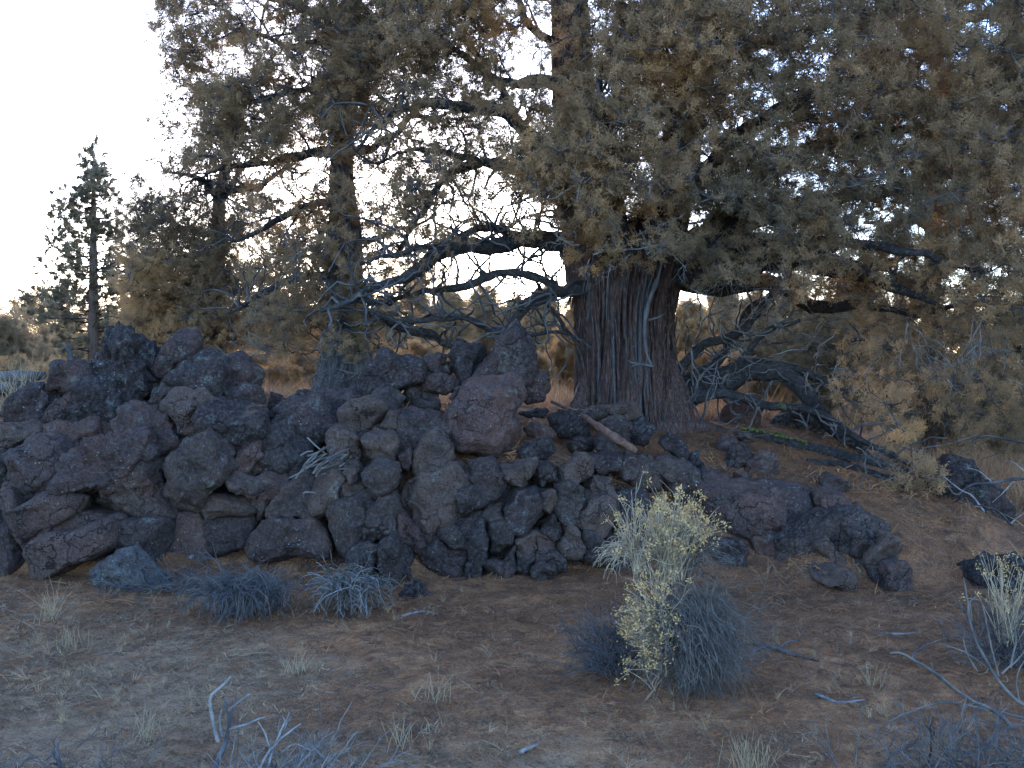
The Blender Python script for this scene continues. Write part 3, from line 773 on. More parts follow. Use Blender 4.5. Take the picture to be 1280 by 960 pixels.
B('small half-buried stone at the foot of the recess beside twigs', None, [(212,740),(225,728),(246,731),(250,745),(235,754),(216,752)], mat='rock_grey', Y=6.55)
B('dark little stone between trunk and black boulder', None, [(712,505),(724,492),(738,500),(740,516),(722,518)], mat='rock_dark', Y=9.0)

# ------------------------------------------------------------------ scattering of foliage and litter with geometry nodes
def spray_mesh(name, mat, seed, kind='juniper'):
    r = np.random.default_rng(seed)
    acc = Acc()
    vs, qs = [], []
    def leaf(p, d, L, w):
        d = d / (np.linalg.norm(d) + 1e-9)
        s = np.cross(d, r.normal(size=3)); s /= np.linalg.norm(s) + 1e-9
        n = len(vs)
        vs.extend([p, p + d * L * 0.5 + s * w, p + d * L, p + d * L * 0.5 - s * w])
        qs.append([n, n + 1, n + 2, n + 3])
    if kind == 'juniper':
        for k in range(22):
            a = r.uniform(0, 1)
            base = np.array([a * 0.55, 0, 0]) + r.normal(size=3) * 0.03
            d = np.array([0.55, 0, 0]) + r.normal(size=3) * 0.75
            d /= np.linalg.norm(d)
            L = r.uniform(0.22, 0.5)
            for j in range(13):
                f = (j + 1) / 13
                p = base + d * L * f
                dd = d * 0.8 + r.normal(size=3) * 0.75
                leaf(p, dd, r.uniform(0.06, 0.12), r.uniform(0.012, 0.021))
    elif kind == 'needle':
        for k in range(70):
            a = r.uniform(0.3, 1)
            base = np.array([a * 0.6, 0, 0])
            d = np.array([0.9, 0, 0]) + r.normal(size=3) * 0.6
            leaf(base, d, r.uniform(0.35, 0.5), 0.026)
    elif kind == 'grass':
        for k in range(16):
            base = np.array([0, 0, 0]) + np.append(r.normal(size=2) * 0.06, 0)[[2, 0, 1]]
            d = np.array([1, 0, 0]) + np.array([0, *(r.normal(size=2) * 0.42)])
            d /= np.linalg.norm(d)
            L = r.uniform(0.5, 1.0); w = 0.008
            s = np.cross(d, r.normal(size=3)); s /= np.linalg.norm(s)
            bend = np.array([-0.35 * r.random(), *(r.normal(size=2) * 0.22)])
            n = len(vs)
            for j in range(4):
                f = j / 3
                c = base + d * L * f + bend * f * f
                ww = w * (1 - 0.8 * f)
                vs.extend([c - s * ww, c + s * ww])
            for j in range(3): qs.append([n + 2 * j, n + 2 * j + 1, n + 2 * j + 3, n + 2 * j + 2])
    elif kind == 'bits':
        for k in range(11):
            c = np.array([*(r.uniform(-0.5, 0.5, 2)), r.uniform(0, 0.06)])
            ang = r.uniform(0, 6.28)
            d = np.array([math.cos(ang), math.sin(ang), r.normal() * 0.12])
            L = r.uniform(0.12, 0.5) if k else 0.9
            n = len(vs); s = np.array([-d[1], d[0], 0]) * r.uniform(0.010, 0.022)
            up = np.array([0, 0, 0.02])
            mid = c + d * L / 2 + np.array([*(r.normal(size=2) * 0.03), 0.01])
            vs.extend([c - s, c + s, mid + s + up, mid - s + up, c + d * L + s * 0.5, c + d * L - s * 0.5])
            qs.extend([[n, n + 1, n + 2, n + 3], [n + 3, n + 2, n + 4, n + 5]])
    elif kind == 'clod':
        for k in range(4):
            c = np.array([*(r.uniform(-0.5, 0.5, 2)), 0]); s = r.uniform(0.04, 0.11)
            n = len(vs)
            for dx, dy, dz in ((-1, -1, 0), (1, -1, 0), (1, 1, 0), (-1, 1, 0), (-.6, -.6, 1), (.6, -.6, .8), (.6, .6, 1), (-.6, .6, .9)):
                vs.append(c + np.array([dx, dy, dz]) * s * r.uniform(0.6, 1.1))
            qs.extend([[n, n + 1, n + 5, n + 4], [n + 1, n + 2, n + 6, n + 5], [n + 2, n + 3, n + 7, n + 6], [n + 3, n, n + 4, n + 7], [n + 4, n + 5, n + 6, n + 7]])
    acc.add(np.array(vs), np.array(qs))
    return bpy.data.objects.new(name, acc.mesh(name, mat, smooth=(kind != 'clod')))

def scatter_group(name, objs):
    g = bpy.data.node_groups.new(name, 'GeometryNodeTree')
    g.interface.new_socket('Geometry', in_out='INPUT', socket_type='NodeSocketGeometry')
    g.interface.new_socket('Geometry', in_out='OUTPUT', socket_type='NodeSocketGeometry')
    gi, go = g.nodes.new('NodeGroupInput'), g.nodes.new('NodeGroupOutput')
    inst = g.nodes.new('GeometryNodeInstanceOnPoints')
    join = g.nodes.new('GeometryNodeJoinGeometry')
    for o in objs:
        oi = g.nodes.new('GeometryNodeObjectInfo')
        oi.inputs['Object'].default_value = o
        oi.inputs['As Instance'].default_value = True
        g.links.new(oi.outputs['Geometry'], join.inputs[0])
    def named(n, t):
        a = g.nodes.new('GeometryNodeInputNamedAttribute')
        a.data_type = t
        a.inputs['Name'].default_value = n
        return a.outputs['Attribute']
    g.links.new(gi.outputs[0], inst.inputs['Points'])
    g.links.new(join.outputs[0], inst.inputs['Instance'])
    inst.inputs['Pick Instance'].default_value = True
    g.links.new(named('pick', 'INT'), inst.inputs['Instance Index'])
    e2r = g.nodes.new('FunctionNodeEulerToRotation')
    g.links.new(named('rot', 'FLOAT_VECTOR'), e2r.inputs[0])
    g.links.new(e2r.outputs[0], inst.inputs['Rotation'])
    g.links.new(named('size', 'FLOAT'), inst.inputs['Scale'])
    g.links.new(inst.outputs[0], go.inputs[0])
    return g
JUN = scatter_group('juniper_sprays', [spray_mesh('juniper_spray', M['leaf'], 40 + k) for k in range(5)])
NEE = scatter_group('needle_tufts', [spray_mesh('needle_tuft', M['needle'], 60 + k, 'needle') for k in range(3)])
GRA = scatter_group('grass_blades', [spray_mesh('grass_blades', M['litter'], 70 + k, 'grass') for k in range(4)])
BIT = scatter_group('litter_bits', [spray_mesh('litter_bits', M['litter'], 80 + k, 'bits') for k in range(6)])

def scatter(name, grp, pts, rot, size, tint, npick, parent=None, **kw):
    pts = np.asarray(pts, float)
    base = np.zeros(3) if parent is None else np.asarray(parent.location)
    me = bpy.data.meshes.new(name)
    me.vertices.add(len(pts))
    me.vertices.foreach_set('co', (pts - base).astype(np.float32).ravel())
    def at(n, t, data, key):
        a = me.attributes.new(n, t, 'POINT')
        a.data.foreach_set(key, np.asarray(data).ravel())
    at('rot', 'FLOAT_VECTOR', np.asarray(rot, np.float32), 'vector')
    at('size', 'FLOAT', np.asarray(size, np.float32), 'value')
    at('tint', 'FLOAT', np.asarray(tint, np.float32), 'value')
    at('pick', 'INT', rng.integers(0, npick, len(pts)).astype(np.int32), 'value')
    o = bpy.data.objects.new(name, me)
    COL.objects.link(o)
    if parent is not None: o.parent = parent
    mod = o.modifiers.new('scatter', 'NODES')
    mod.node_group = grp
    return tag(o, kind='stuff', **kw)

def dir_rot(d):
    d = np.asarray(d, float)
    roll = rng.uniform(0, 6.283, len(d))
    return np.stack([roll, -np.arctan2(d[:, 2], np.hypot(d[:, 0], d[:, 1])), np.arctan2(d[:, 1], d[:, 0])], 1)

# ------------------------------------------------------------------ trees
class Tree:
    def __init__(self, name, base, label, cat='tree', group=None, bark='bark', limbmat='limb'):
        self.root = empty(name, base, label=label, cat=cat, group=group)
        self.bark, self.limbmat = bark, limbmat
        self.pos, self.rad, self.par = [], [], []     # skeleton nodes
        self.paths = []                               # node-id chains of the finer branches
        self.sp, self.sd, self.ss, self.st = [], [], [], []
        self.twigs = []
    def nodes(self, pts, rads, parent=-1):
        ids = []
        for p, r in zip(pts, rads):
            self.pos.append(np.asarray(p, float)); self.rad.append(r)
            self.par.append(parent if not ids else ids[-1])
            ids.append(len(self.pos) - 1)
        return ids
    def limb(self, spec, n=None, wob=1.0, sides=9, own=True, pts3=False):
        """spec: [(px, py, Y, radius)...]"""
        pts = np.array([s[:3] for s in spec], float) if pts3 else np.array([P(s[0], s[1], s[2]) for s in spec])
        spec = [(*q_[:3], q_[3] * (0.68 if q_[0] < 740 else 0.82)) for q_ in spec]
        n = n or max(8, len(spec) * 5)
        path = catmull(pts, n)
        rr = np.interp(np.linspace(0, 1, n), np.linspace(0, 1, len(spec)), [s[3] for s in spec])
        sd_ = random.randint(0, 9999)
        off = np.stack([fbm(path * 2.2 + 50 * k, 3, sd_ + k) for k in range(3)], 1) * (0.085 * wob) * np.sin(np.linspace(0, math.pi, n))[:, None] ** 0.5
        path = path + off
        rr = rr * (1 + 0.13 * fbm(path * 4.5, 2, sd_ + 9))
        self.nodes(path, rr)
        if own:
            a = Acc(); tubes(a, path, rr, sides)
            # lumpy bark
            v = a.v[0]; c = np.repeat(path, sides, 0); dv = v - c
            a.v[0] = c + dv * (1 + 0.26 * fbm(v * 11, 3, sd_))[:, None]
            a.build('limb', M[self.limbmat], self.root)
        return path, rr
    def trunk(self, spec, sides=120, rows=90, flute=0.1, nf=9, twist=1.2, matn=None, own='trunk', pts3=False):
        pts = np.array([s[:3] for s in spec], float) if pts3 else np.array([P(s[0], s[1], s[2]) for s in spec])
        path = catmull(pts, rows)
        rr = np.interp(np.linspace(0, 1, rows), np.linspace(0, 1, len(spec)), [s[3] for s in spec])
        self.nodes(path[::3], rr[::3])
        a = Acc(); tubes(a, path, rr, sides)
        v = a.v[0]; c = np.repeat(path, sides, 0); dv = v - c
        th = np.tile(np.arange(sides) * 2 * math.pi / sides, rows)
        z = v[:, 2]
        tt = th + twist * z * 0.25
        q = np.stack([np.cos(tt) * nf * 0.35, np.sin(tt) * nf * 0.35, z * 0.55], 1)
        q2 = np.stack([np.cos(tt) * nf * 1.6, np.sin(tt) * nf * 1.6, z * 1.3], 1)
        d = 1 - np.abs(fbm(q, 2, 3)) * 1.4
        d2 = 1 - np.abs(fbm(q2, 3, 8)) * 1.5
        a.v[0] = c + dv * (1 + flute * (d - 0.4) + flute * 0.45 * (d2 - 0.4))[:, None]
        a.build(own, M[matn or self.bark], self.root)
        return path, rr
    def clump(self, c, R, nspr, tint, scale=0.13, flat=0.7, upb=0.35, reach=True):
        c = np.asarray(c, float)
        if reach:
            A = np.array(self.pos)
            dd = np.linalg.norm((A - c) * np.array([1, 1, 1.35]), axis=1)
            # prefer attaching from below / from the tree's middle
            j = int(np.argmin(dd))
            L = dd[j]
            if L > 0.05:
                m = int(np.clip(L / 0.13, 3, 9))
                p0 = A[j]
                perp = rng.normal(size=3) * L * 0.16
                mid = (p0 + c) / 2 + perp + np.array([0, 0, 0.10 * L])
                path = catmull([p0, mid, c], m + 1)
                path[1:] += rng.normal(size=(m, 3)) * 0.018
                r0 = min(self.rad[j] * 0.7, 0.010 + 0.016 * L)
                rr = np.linspace(r0, 0.006, m + 1)
                self.nodes(path[1:], rr[1:], j)
                self.paths.append((path, rr))
        n = max(2, int(nspr))
        d = rng.normal(size=(n, 3)); d /= np.linalg.norm(d, axis=1, keepdims=True)
        rad = R * rng.uniform(0.25, 1.0, n) ** 0.6
        p = c + d * rad[:, None] * np.array([1, 1, flat])
        dirs = d + rng.normal(size=(n, 3)) * 0.5 + np.array([0, 0, upb])
        self.sp.append(p); self.sd.append(dirs)
        self.ss.append(scale * rng.uniform(0.7, 1.35, n))
        self.st.append(np.clip(tint + rng.normal(size=n) * 0.07, 0, 1))
        k = min(n, 7)
        for q in p[:k]:
            mid = (c + q) / 2 + rng.normal(size=3) * R * 0.15
            self.twigs.append(catmull([c, mid, q], 4))
    def dead(self, p, d, L, depth=3, r=0.006, gens=None):
        """a bare, forking dead twig"""
        stack = [(np.asarray(p, float), np.asarray(d, float), L, r, depth)]
        while stack:
            p, d, L, r, dep = stack.pop()
            d = d / (np.linalg.norm(d) + 1e-9)
            n = 6
            path = [p]
            dd = d.copy()
            for k in range(n - 1):
                dd = dd + rng.normal(size=3) * 0.28 + np.array([0, 0, -0.03])
                dd /= np.linalg.norm(dd)
                path.append(path[-1] + dd * L / (n - 1))
            path = np.array(path)
            self.deadp.append((path, np.linspace(r, r * 0.45, n)))
            if dep > 0:
                for k in range(rng.integers(2, 4)):
                    j = rng.integers(2, n)
                    e = rng.normal(size=3); e -= e @ dd * dd
                    stack.append((path[j], dd * 0.8 + e * 0.7, L * rng.uniform(0.45, 0.75), r * 0.62, dep - 1))
    deadp = None
    def finish(self, grp=None, npick=5, fol='foliage', deadmat='stem_grey'):
        grp = grp or JUN
        a = Acc()
        byn = {}
        for p, r in self.paths: byn.setdefault(len(p), []).append((p, r))
        for n, L in byn.items(): tubes(a, [x[0] for x in L], [x[1] for x in L], 5)
        if a.v: a.build('branches', M['twig'], self.root, kind='stuff')
        if self.twigs:
            a = Acc(); T = np.array(self.twigs)
            tubes(a, T, np.tile(np.array([0.0045, 0.0038, 0.003, 0.002]), (len(T), 1)), 3)
            a.build('twigs', M['twig'], self.root, kind='stuff')
        if self.deadp:
            a = Acc(); tubes(a, [x[0] for x in self.deadp], [x[1] for x in self.deadp], 4)
            a.build('dead_twigs', M[deadmat], self.root, kind='stuff')
        if self.sp:
            scatter(fol, grp, np.concatenate(self.sp), dir_rot(np.concatenate(self.sd)), np.concatenate(self.ss), np.concatenate(self.st), npick, self.root)

def base_at(px, Y):
    x = (px - 640) / FPX * Y
    return np.array([x, Y, float(ground_z(x, Y)[0])])

# ---- the old juniper
big = Tree('juniper_tree', base_at(785, 9.25), 'massive old juniper with a thick shaggy trunk on the rock knoll', 'tree', bark='bark')
big.deadp = []
bt, br = big.trunk([(790,575,9.25,.50),(785,540,9.25,.45),(783,500,9.25,.425),(781,440,9.3,.41),(780,390,9.3,.415),(782,350,9.3,.46),(785,325,9.3,.47),(785,300,9.3,.36),(785,285,9.3,.2)], sides=260, rows=110, flute=0.19, nf=12)
big.trunk([(750,350,9.25,.3),(742,300,9.25,.28),(735,250,9.3,.24),(722,180,9.3,.205),(716,100,9.3,.185),(712,0,9.3,.165),(705,-150,9.3,.13),(700,-330,9.3,.07)], sides=60, rows=70, own='leader')
big.trunk([(810,345,9.35,.3),(825,290,9.4,.24),(845,220,9.5,.2),(860,120,9.6,.17),(868,0,9.7,.14),(880,-180,9.8,.08),(885,-280,9.8,.05)], sides=50, rows=60, own='leader')
big.trunk([(835,560,8.95,.20),(842,530,9.0,.17),(835,490,9.1,.16),(826,440,9.15,.08)], sides=90, rows=50, flute=.22, nf=6, own='root')
big.trunk([(790,560,9.1,.30),(850,548,9.0,.22),(890,548,9.1,.13),(940,560,9.2,.05)], sides=90, rows=50, flute=.22, nf=6, own='root')
big.trunk([(735,560,9.0,.2),(728,520,9.05,.13),(735,470,9.1,.06)], sides=30, rows=26, own='root')
# bark strips hanging along the trunk
for k in range(110):
    th = -math.pi / 2 + rng.uniform(-1.75, 1.75)
    z0 = rng.uniform(0.0, 0.75); z1 = min(z0 + rng.uniform(0.25, 0.7), 0.86)
    f = np.linspace(z0, z1, 8)
    i = f * (len(bt) - 1)
    c = np.stack([np.interp(i, np.arange(len(bt)), bt[:, a]) for a in range(3)], 1)
    R = np.interp(i, np.arange(len(bt)), br) * 1.06 + np.array([.045, .014, 0, -.004, 0, 0, .014, .055]) * rng.uniform(0, 1.4)
    tha = th + 0.10 * (f - z0) + 0.03 * np.cumsum(rng.normal(size=8)) * 0.5
    path = c + np.stack([np.cos(tha) * R, np.sin(tha) * R, np.zeros(8)], 1)
    a = Acc(); tubes(a, path, np.array([.35, .8, 1, 1, 1, .95, .8, .3]) * rng.uniform(0.014, 0.034), 5, 0.6)
    a.build('bark_strip', M['bark' if k % 5 else 'bark_grey'], big.root)
LIMBS = [
    [(740,325,9.2,.17),(700,306,9.15,.13),(650,298,9.1,.11),(600,309,9.0,.10),(545,324,8.95,.09),(490,350,8.9,.07),(440,375,8.9,.05),(400,388,8.9,.03)],
    [(650,298,9.1,.06),(610,284,9.0,.05),(560,302,8.9,.04),(500,318,8.8,.03),(450,330,8.8,.018)],
    [(745,360,9.1,.11),(700,365,9.0,.085),(665,376,8.95,.07),(640,400,8.9,.055),(600,406,8.9,.045),(550,399,8.9,.038),(490,402,8.9,.03),(455,388,8.9,.02)],
    [(700,363,9.0,.06),(665,352,9.0,.058),(620,350,9.05,.055),(580,362,9.1,.05),(520,368,9.2,.04),(470,376,9.3,.03),(420,372,9.3,.02)],
    [(725,260,9.2,.13),(700,205,9.1,.11),(660,165,9.1,.095),(615,132,9.1,.08),(565,122,9.0,.065),(520,132,9.0,.05),(475,158,9.0,.035),(445,190,9.0,.02)],
    [(655,165,9.1,.07),(630,120,9.2,.06),(600,80,9.3,.05),(560,55,9.4,.035),(520,40,9.5,.02)],
    [(715,125,9.3,.09),(690,98,9.2,.08),(650,108,9.2,.06),(615,95,9.3,.05),(580,60,9.4,.04),(560,20,9.5,.025)],
    [(715,60,9.3,.09),(690,48,9.3,.07),(660,25,9.3,.055),(640,-10,9.4,.045),(610,-60,9.5,.03)],
    [(712,90,9.3,.08),(700,100,9.1,.06),(665,95,9.0,.045),(640,110,8.9,.03)],
    [(720,240,9.3,.11),(670,232,9.3,.09),(620,205,9.4,.075),(580,215,9.4,.06),(545,245,9.5,.045),(515,285,9.5,.03),(495,320,9.5,.02)],
    [(620,208,9.4,.05),(570,190,9.4,.04),(520,190,9.4,.03),(470,205,9.4,.02)],
    [(820,345,9.2,.24),(870,332,9.0,.20),(930,328,8.8,.17),(990,318,8.6,.13),(1060,335,8.4,.10),(1120,360,8.3,.06),(1170,380,8.2,.03)],
    [(830,320,9.3,.18),(890,290,9.2,.15),(960,265,9.1,.12),(1040,255,9.0,.09),(1130,235,8.9,.065),(1230,215,8.8,.04),(1300,210,8.8,.02)],
    [(840,345,9.5,.15),(900,355,9.6,.12),(960,362,9.7,.10),(1020,385,9.8,.075),(1080,378,9.9,.05),(1150,395,9.9,.03)],
    [(835,515,9.3,.19),(880,480,9.4,.14),(930,468,9.4,.105),(980,478,9.3,.085),(1020,510,9.2,.09),(1060,545,9.1,.07),(1100,585,8.9,.05),(1140,600,8.7,.03)],
    [(880,480,9.4,.10),(930,458,9.5,.08),(990,468,9.6,.06),(1050,488,9.7,.045),(1110,500,9.8,.03)],
    [(850,500,9.2,.08),(900,492,9.1,.055),(960,500,9.0,.045),(1040,530,8.8,.035),(1120,570,8.6,.025),(1180,600,8.5,.015)],
    [(845,470,9.3,.07),(875,440,9.3,.058),(915,418,9.3,.05),(945,385,9.3,.042),(975,345,9.3,.03)],
    [(850,480,9.4,.07),(890,455,9.5,.055),(925,405,9.6,.05),(950,380,9.7,.035),(1000,360,9.8,.02)],
    [(860,490,9.3,.05),(905,470,9.2,.042),(960,420,9.1,.035),(1000,400,9.0,.025)],
    [(725,425,9.3,.035),(700,402,9.3,.03),(685,380,9.3,.025),(670,355,9.3,.018),(650,340,9.3,.012)],
    [(728,432,9.2,.03),(690,415,9.2,.025),(660,425,9.1,.022),(640,418,9.1,.018),(615,400,9.1,.01)],
    [(800,310,9.2,.15),(850,240,9.0,.12),(920,175,8.8,.10),(1000,130,8.6,.075),(1080,100,8.5,.05),(1150,80,8.4,.03)],
    [(860,120,9.6,.09),(930,65,9.4,.07),(1030,30,9.3,.055),(1140,5,9.2,.04),(1220,-30,9.2,.02)],
    [(880,300,9.2,.12),(950,220,9.2,.10),(1050,180,9.2,.08),(1150,150,9.2,.055),(1260,125,9.2,.03)],
    [(770,310,9.1,.12),(775,260,8.8,.09),(760,200,8.5,.07),(745,140,8.3,.05),(750,80,8.2,.03)],
    [(800,300,9.1,.12),(835,230,8.7,.09),(850,160,8.3,.065),(860,90,8.1,.045),(900,30,8.0,.03)],
    [(735,300,9.1,.09),(715,260,8.8,.06),(700,220,8.6,.04),(690,170,8.5,.025)],
    [(840,330,9.1,.12),(900,310,8.7,.09),(980,300,8.3,.07),(1060,300,8.0,.05),(1150,310,7.8,.035),(1230,340,7.7,.02)],
    [(868,20,9.7,.09),(930,-40,9.6,.07),(1010,-90,9.5,.05),(1100,-130,9.4,.03)],
    [(712,-20,9.3,.09),(660,-70,9.2,.07),(590,-110,9.1,.05),(520,-130,9.0,.03)],
]
for L in LIMBS: big.limb(L, sides=12 if L[0][3] > 0.1 else 8)
# secondary crooked branches off the bare limbs at left and lower right
def crooked(tr, a, b, n, rmax=0.02, lmin=0.25, lmax=0.8, updir=(0, 0, 0.3)):
    A = np.array(tr.pos)
    sel = [i for i in range(len(A)) if a[0] < A[i][0] / A[i][1] * FPX + 640 < b[0] and a[1] < 440 - (A[i][2] - 1.6) / A[i][1] * FPX < b[1] and 0.012 < tr.rad[i] < 0.2]
    if not sel: return
    for _ in range(n):
        i = random.choice(sel)
        d = rng.normal(size=3) * np.array([1, 0.6, 0.8]) + np.array(updir)
        d /= np.linalg.norm(d)
        L = random.uniform(lmin, lmax); m = 9
        path = [A[i]]
        for k in range(m - 1):
            d = d + rng.normal(size=3) * 0.33; d /= np.linalg.norm(d)
            path.append(path[-1] + d * L / (m - 1))
        path = np.array(path)
        rr = np.linspace(min(rmax, tr.rad[i] * 0.6), 0.005, m)
        tr.paths.append((path, rr)); tr.nodes(path[1:], rr[1:], i)
crooked(big, (380, 150), (740, 440), 250, 0.015, 0.25, 0.8)
crooked(big, (840, 340), (1120, 600), 110, 0.013, 0.3, 0.8)
crooked(big, (640, 0), (900, 330), 60, 0.02)

MAP = [
 "00000555468887763359999887999877",
 "00000655348987653269999887999989",
 "00000267759865543279998888999999",
 "00000378768645445589988778999999",
 "00100277736445448999877788998999",
 "00212344434355438999888888878999",
 "00337765556345324787678889878998",
 "00468886666543221353357788788998",
 "00679998776532000000013467888888",
 "02689998787420000000001235678888",
 "03569987664200000000001245578888",
 "00000000000000000000000134578778",
 "00000000000000000000000023678888",
 "00000000000000000000000001454567",
 "00000000000000000000000000053100",
]
second = Tree('juniper_tree', base_at(430, 10.4), 'tall juniper with a grey split trunk behind the boulders, left of the old one', 'tree', bark='bark_pale')
third = Tree('juniper_tree', base_at(270, 12.5), 'slender juniper behind the left boulder heap, forked above', 'tree', bark='bark_grey')
rightA = Tree('juniper_tree', base_at(1180, 13.5), 'dense dark juniper behind the old tree at the right', 'tree', bark='bark')
rightB = Tree('juniper_tree', base_at(1268, 10.8), 'reddish-trunked juniper at the right frame edge', 'tree', bark='root')
for t_ in (second, third, rightA, rightB): t_.deadp = []
second.trunk([(430,515,10.4,.33),(430,488,10.4,.28),(432,450,10.4,.23),(434,410,10.4,.20),(430,370,10.4,.17),(433,300,10.4,.13),(427,220,10.4,.10),(434,120,10.4,.09),(438,20,10.4,.08),(441,-130,10.4,.1),(442,-300,10.4,.04)], sides=140, rows=140, flute=0.34, nf=5, twist=3.2)
second.trunk([(405,512,10.3,.12),(410,470,10.3,.10),(415,430,10.32,.08),(420,395,10.35,.05)], sides=24, rows=30, own='stem', matn='bark_pale')
second.trunk([(455,500,10.25,.10),(452,460,10.25,.09),(448,420,10.3,.07),(440,385,10.35,.04)], sides=24, rows=30, own='stem', matn='bark_pale')
for L in [
    [(430,195,10.4,.09),(400,188,10.3,.07),(360,192,10.2,.055),(310,203,10.1,.04),(260,215,10.0,.02)],
    [(430,190,10.4,.09),(462,183,10.4,.075),(490,165,10.4,.06),(525,150,10.4,.04),(560,150,10.4,.025)],
    [(433,60,10.4,.07),(400,52,10.3,.06),(360,56,10.2,.045),(320,40,10.1,.03),(270,50,10.0,.015)],
    [(435,20,10.4,.07),(400,12,10.4,.055),(360,2,10.4,.045),(310,-10,10.4,.03),(250,0,10.4,.015)],
    [(436,425,10.3,.13),(452,412,10.2,.10),(475,408,10.1,.085),(520,412,10.0,.065),(555,425,9.9,.05),(580,442,9.9,.03)],
    [(440,405,10.3,.08),(475,400,10.2,.05),(510,402,10.1,.035),(540,392,10.0,.02)],
    [(428,345,10.4,.08),(385,350,10.2,.06),(335,368,10.0,.045),(285,392,9.9,.02)],
    [(430,290,10.4,.07),(460,300,10.3,.055),(500,290,10.2,.04),(545,268,10.1,.02)],
    [(428,250,10.4,.07),(385,262,10.3,.055),(335,285,10.2,.04),(290,300,10.1,.02)],
    [(430,130,10.4,.07),(390,120,10.2,.05),(340,130,10.0,.04),(280,140,9.9,.02)],
    [(432,110,10.4,.07),(470,90,10.4,.05),(510,70,10.4,.03)],
    [(428,270,10.4,.06),(400,290,10.2,.04),(390,325,10.1,.03),(410,350,10.0,.02)],
    [(429,200,10.5,.09),(418,250,10.5,.08),(417,310,10.5,.08),(425,360,10.45,.08)],
    [(438,-40,10.4,.07),(380,-70,10.3,.05),(310,-80,10.2,.03)],
]: second.limb(L)
crooked(second, (240, -20), (600, 470), 180, 0.013, 0.3, 0.8)
third.trunk([(266,500,12.5,.16),(271,440,12.5,.12),(268,380,12.5,.10),(273,310,12.5,.085),(274,250,12.5,.07),(283,205,12.5,.055),(290,160,12.5,.05),(296,100,12.5,.025)], sides=40, rows=70, flute=0.14)
for L in [
    [(274,245,12.5,.08),(262,225,12.4,.06),(240,226,12.3,.05),(205,215,12.2,.02)],
    [(275,240,12.5,.08),(300,232,12.4,.06),(335,222,12.3,.04),(370,205,12.2,.02)],
    [(274,250,12.5,.07),(300,215,12.6,.05),(325,195,12.6,.03)],
    [(272,320,12.5,.07),(230,325,12.3,.05),(180,335,12.1,.03),(140,345,12.0,.015)],
    [(272,350,12.5,.07),(320,350,12.3,.05),(370,340,12.2,.03)],
    [(271,395,12.5,.07),(230,400,12.2,.05),(190,405,12.0,.03),(150,400,11.9,.015)],
    [(271,410,12.5,.06),(310,425,12.3,.04),(345,420,12.2,.02)],
    [(272,290,12.5,.06),(240,285,12.5,.04),(200,295,12.4,.02)],
]: third.limb(L)
crooked(third, (140, 150), (400, 470), 110, 0.014, 0.3, 0.9)
rightA.trunk([(1155,600,13.5,.14),(1160,480,13.5,.12),(1165,350,13.5,.10),(1170,200,13.5,.1),(1172,50,13.5,.07),(1172,-120,13.5,.05)], sides=40, rows=60, flute=0.14)
for k in range(16):
    y0 = 520 - k * 38; dx = (1 if k % 2 else -1) * random.uniform(90, 170)
    rightA.limb([(1178,y0,13.5,.10),(1178 + dx * .4, y0 - 12, 13.5 + random.uniform(-.6, .4), .07),(1178 + dx, y0 + random.uniform(-30, 20), 13.5 + random.uniform(-1.3, .8), .025)])
rightB.trunk([(1345,640,11.2,.16),(1335,480,11.2,.14),(1300,300,11.2,.12),(1272,120,11.2,.10),(1265,20,11.2,.09),(1262,-150,10.8,.05)], sides=40, rows=60, flute=0.14)
for k in range(12):
    y0 = 480 - k * 45; dx = (1 if k % 2 else -1) * random.uniform(70, 140)
    rightB.limb([(1270,y0,10.8,.08),(1270 + dx * .4, y0 - 10, 10.8 + random.uniform(-.5, .4), .05),(1270 + dx, y0 + random.uniform(-30, 25), 10.8 + random.uniform(-1, .6), .02)])

def cell_owner(c, r):
    """which tree carries the foliage in a direction: [(tree, near, far, share)]"""
    if r < 0: r2 = 0
    else: r2 = r
    if c <= 3 and r2 >= 4: return []
    if c <= 4: return [(third, 11.4, 13.2, 1.0)]
    if r2 >= 5 and c <= 7: return [(third, 11.4, 13.5, 1.0)]
    if c <= 9 and r2 >= 6: return [(third, 11.8, 13.5, .5), (second, 9.6, 11, .5)]
    if c <= 11: return [(second, 9.4, 11.4, 1.0)]
    if c <= 13: return [(second, 9.6, 11.2, .5), (big, 8.5, 10, .5)]
    if c <= 15: return [(big, 8.6, 10.4, 1.0)]
    if c <= 19: return [(big, 7.9, 9.6, 1.0)]
    if r2 >= 9: return [(rightA, 12.2, 14.5, .6), (big, 8.3, 9.8, .2), (rightB, 10, 11.4, .2)] if c >= 26 else [(rightA, 12.5, 14.5, 1.0)]
    if c <= 25: return [(big, 7.7, 10.4, 1.0)]
    return [(big, 7.5, 9.8, .6), (rightA, 12.4, 14.4, .25), (rightB, 10, 11.6, .15)]

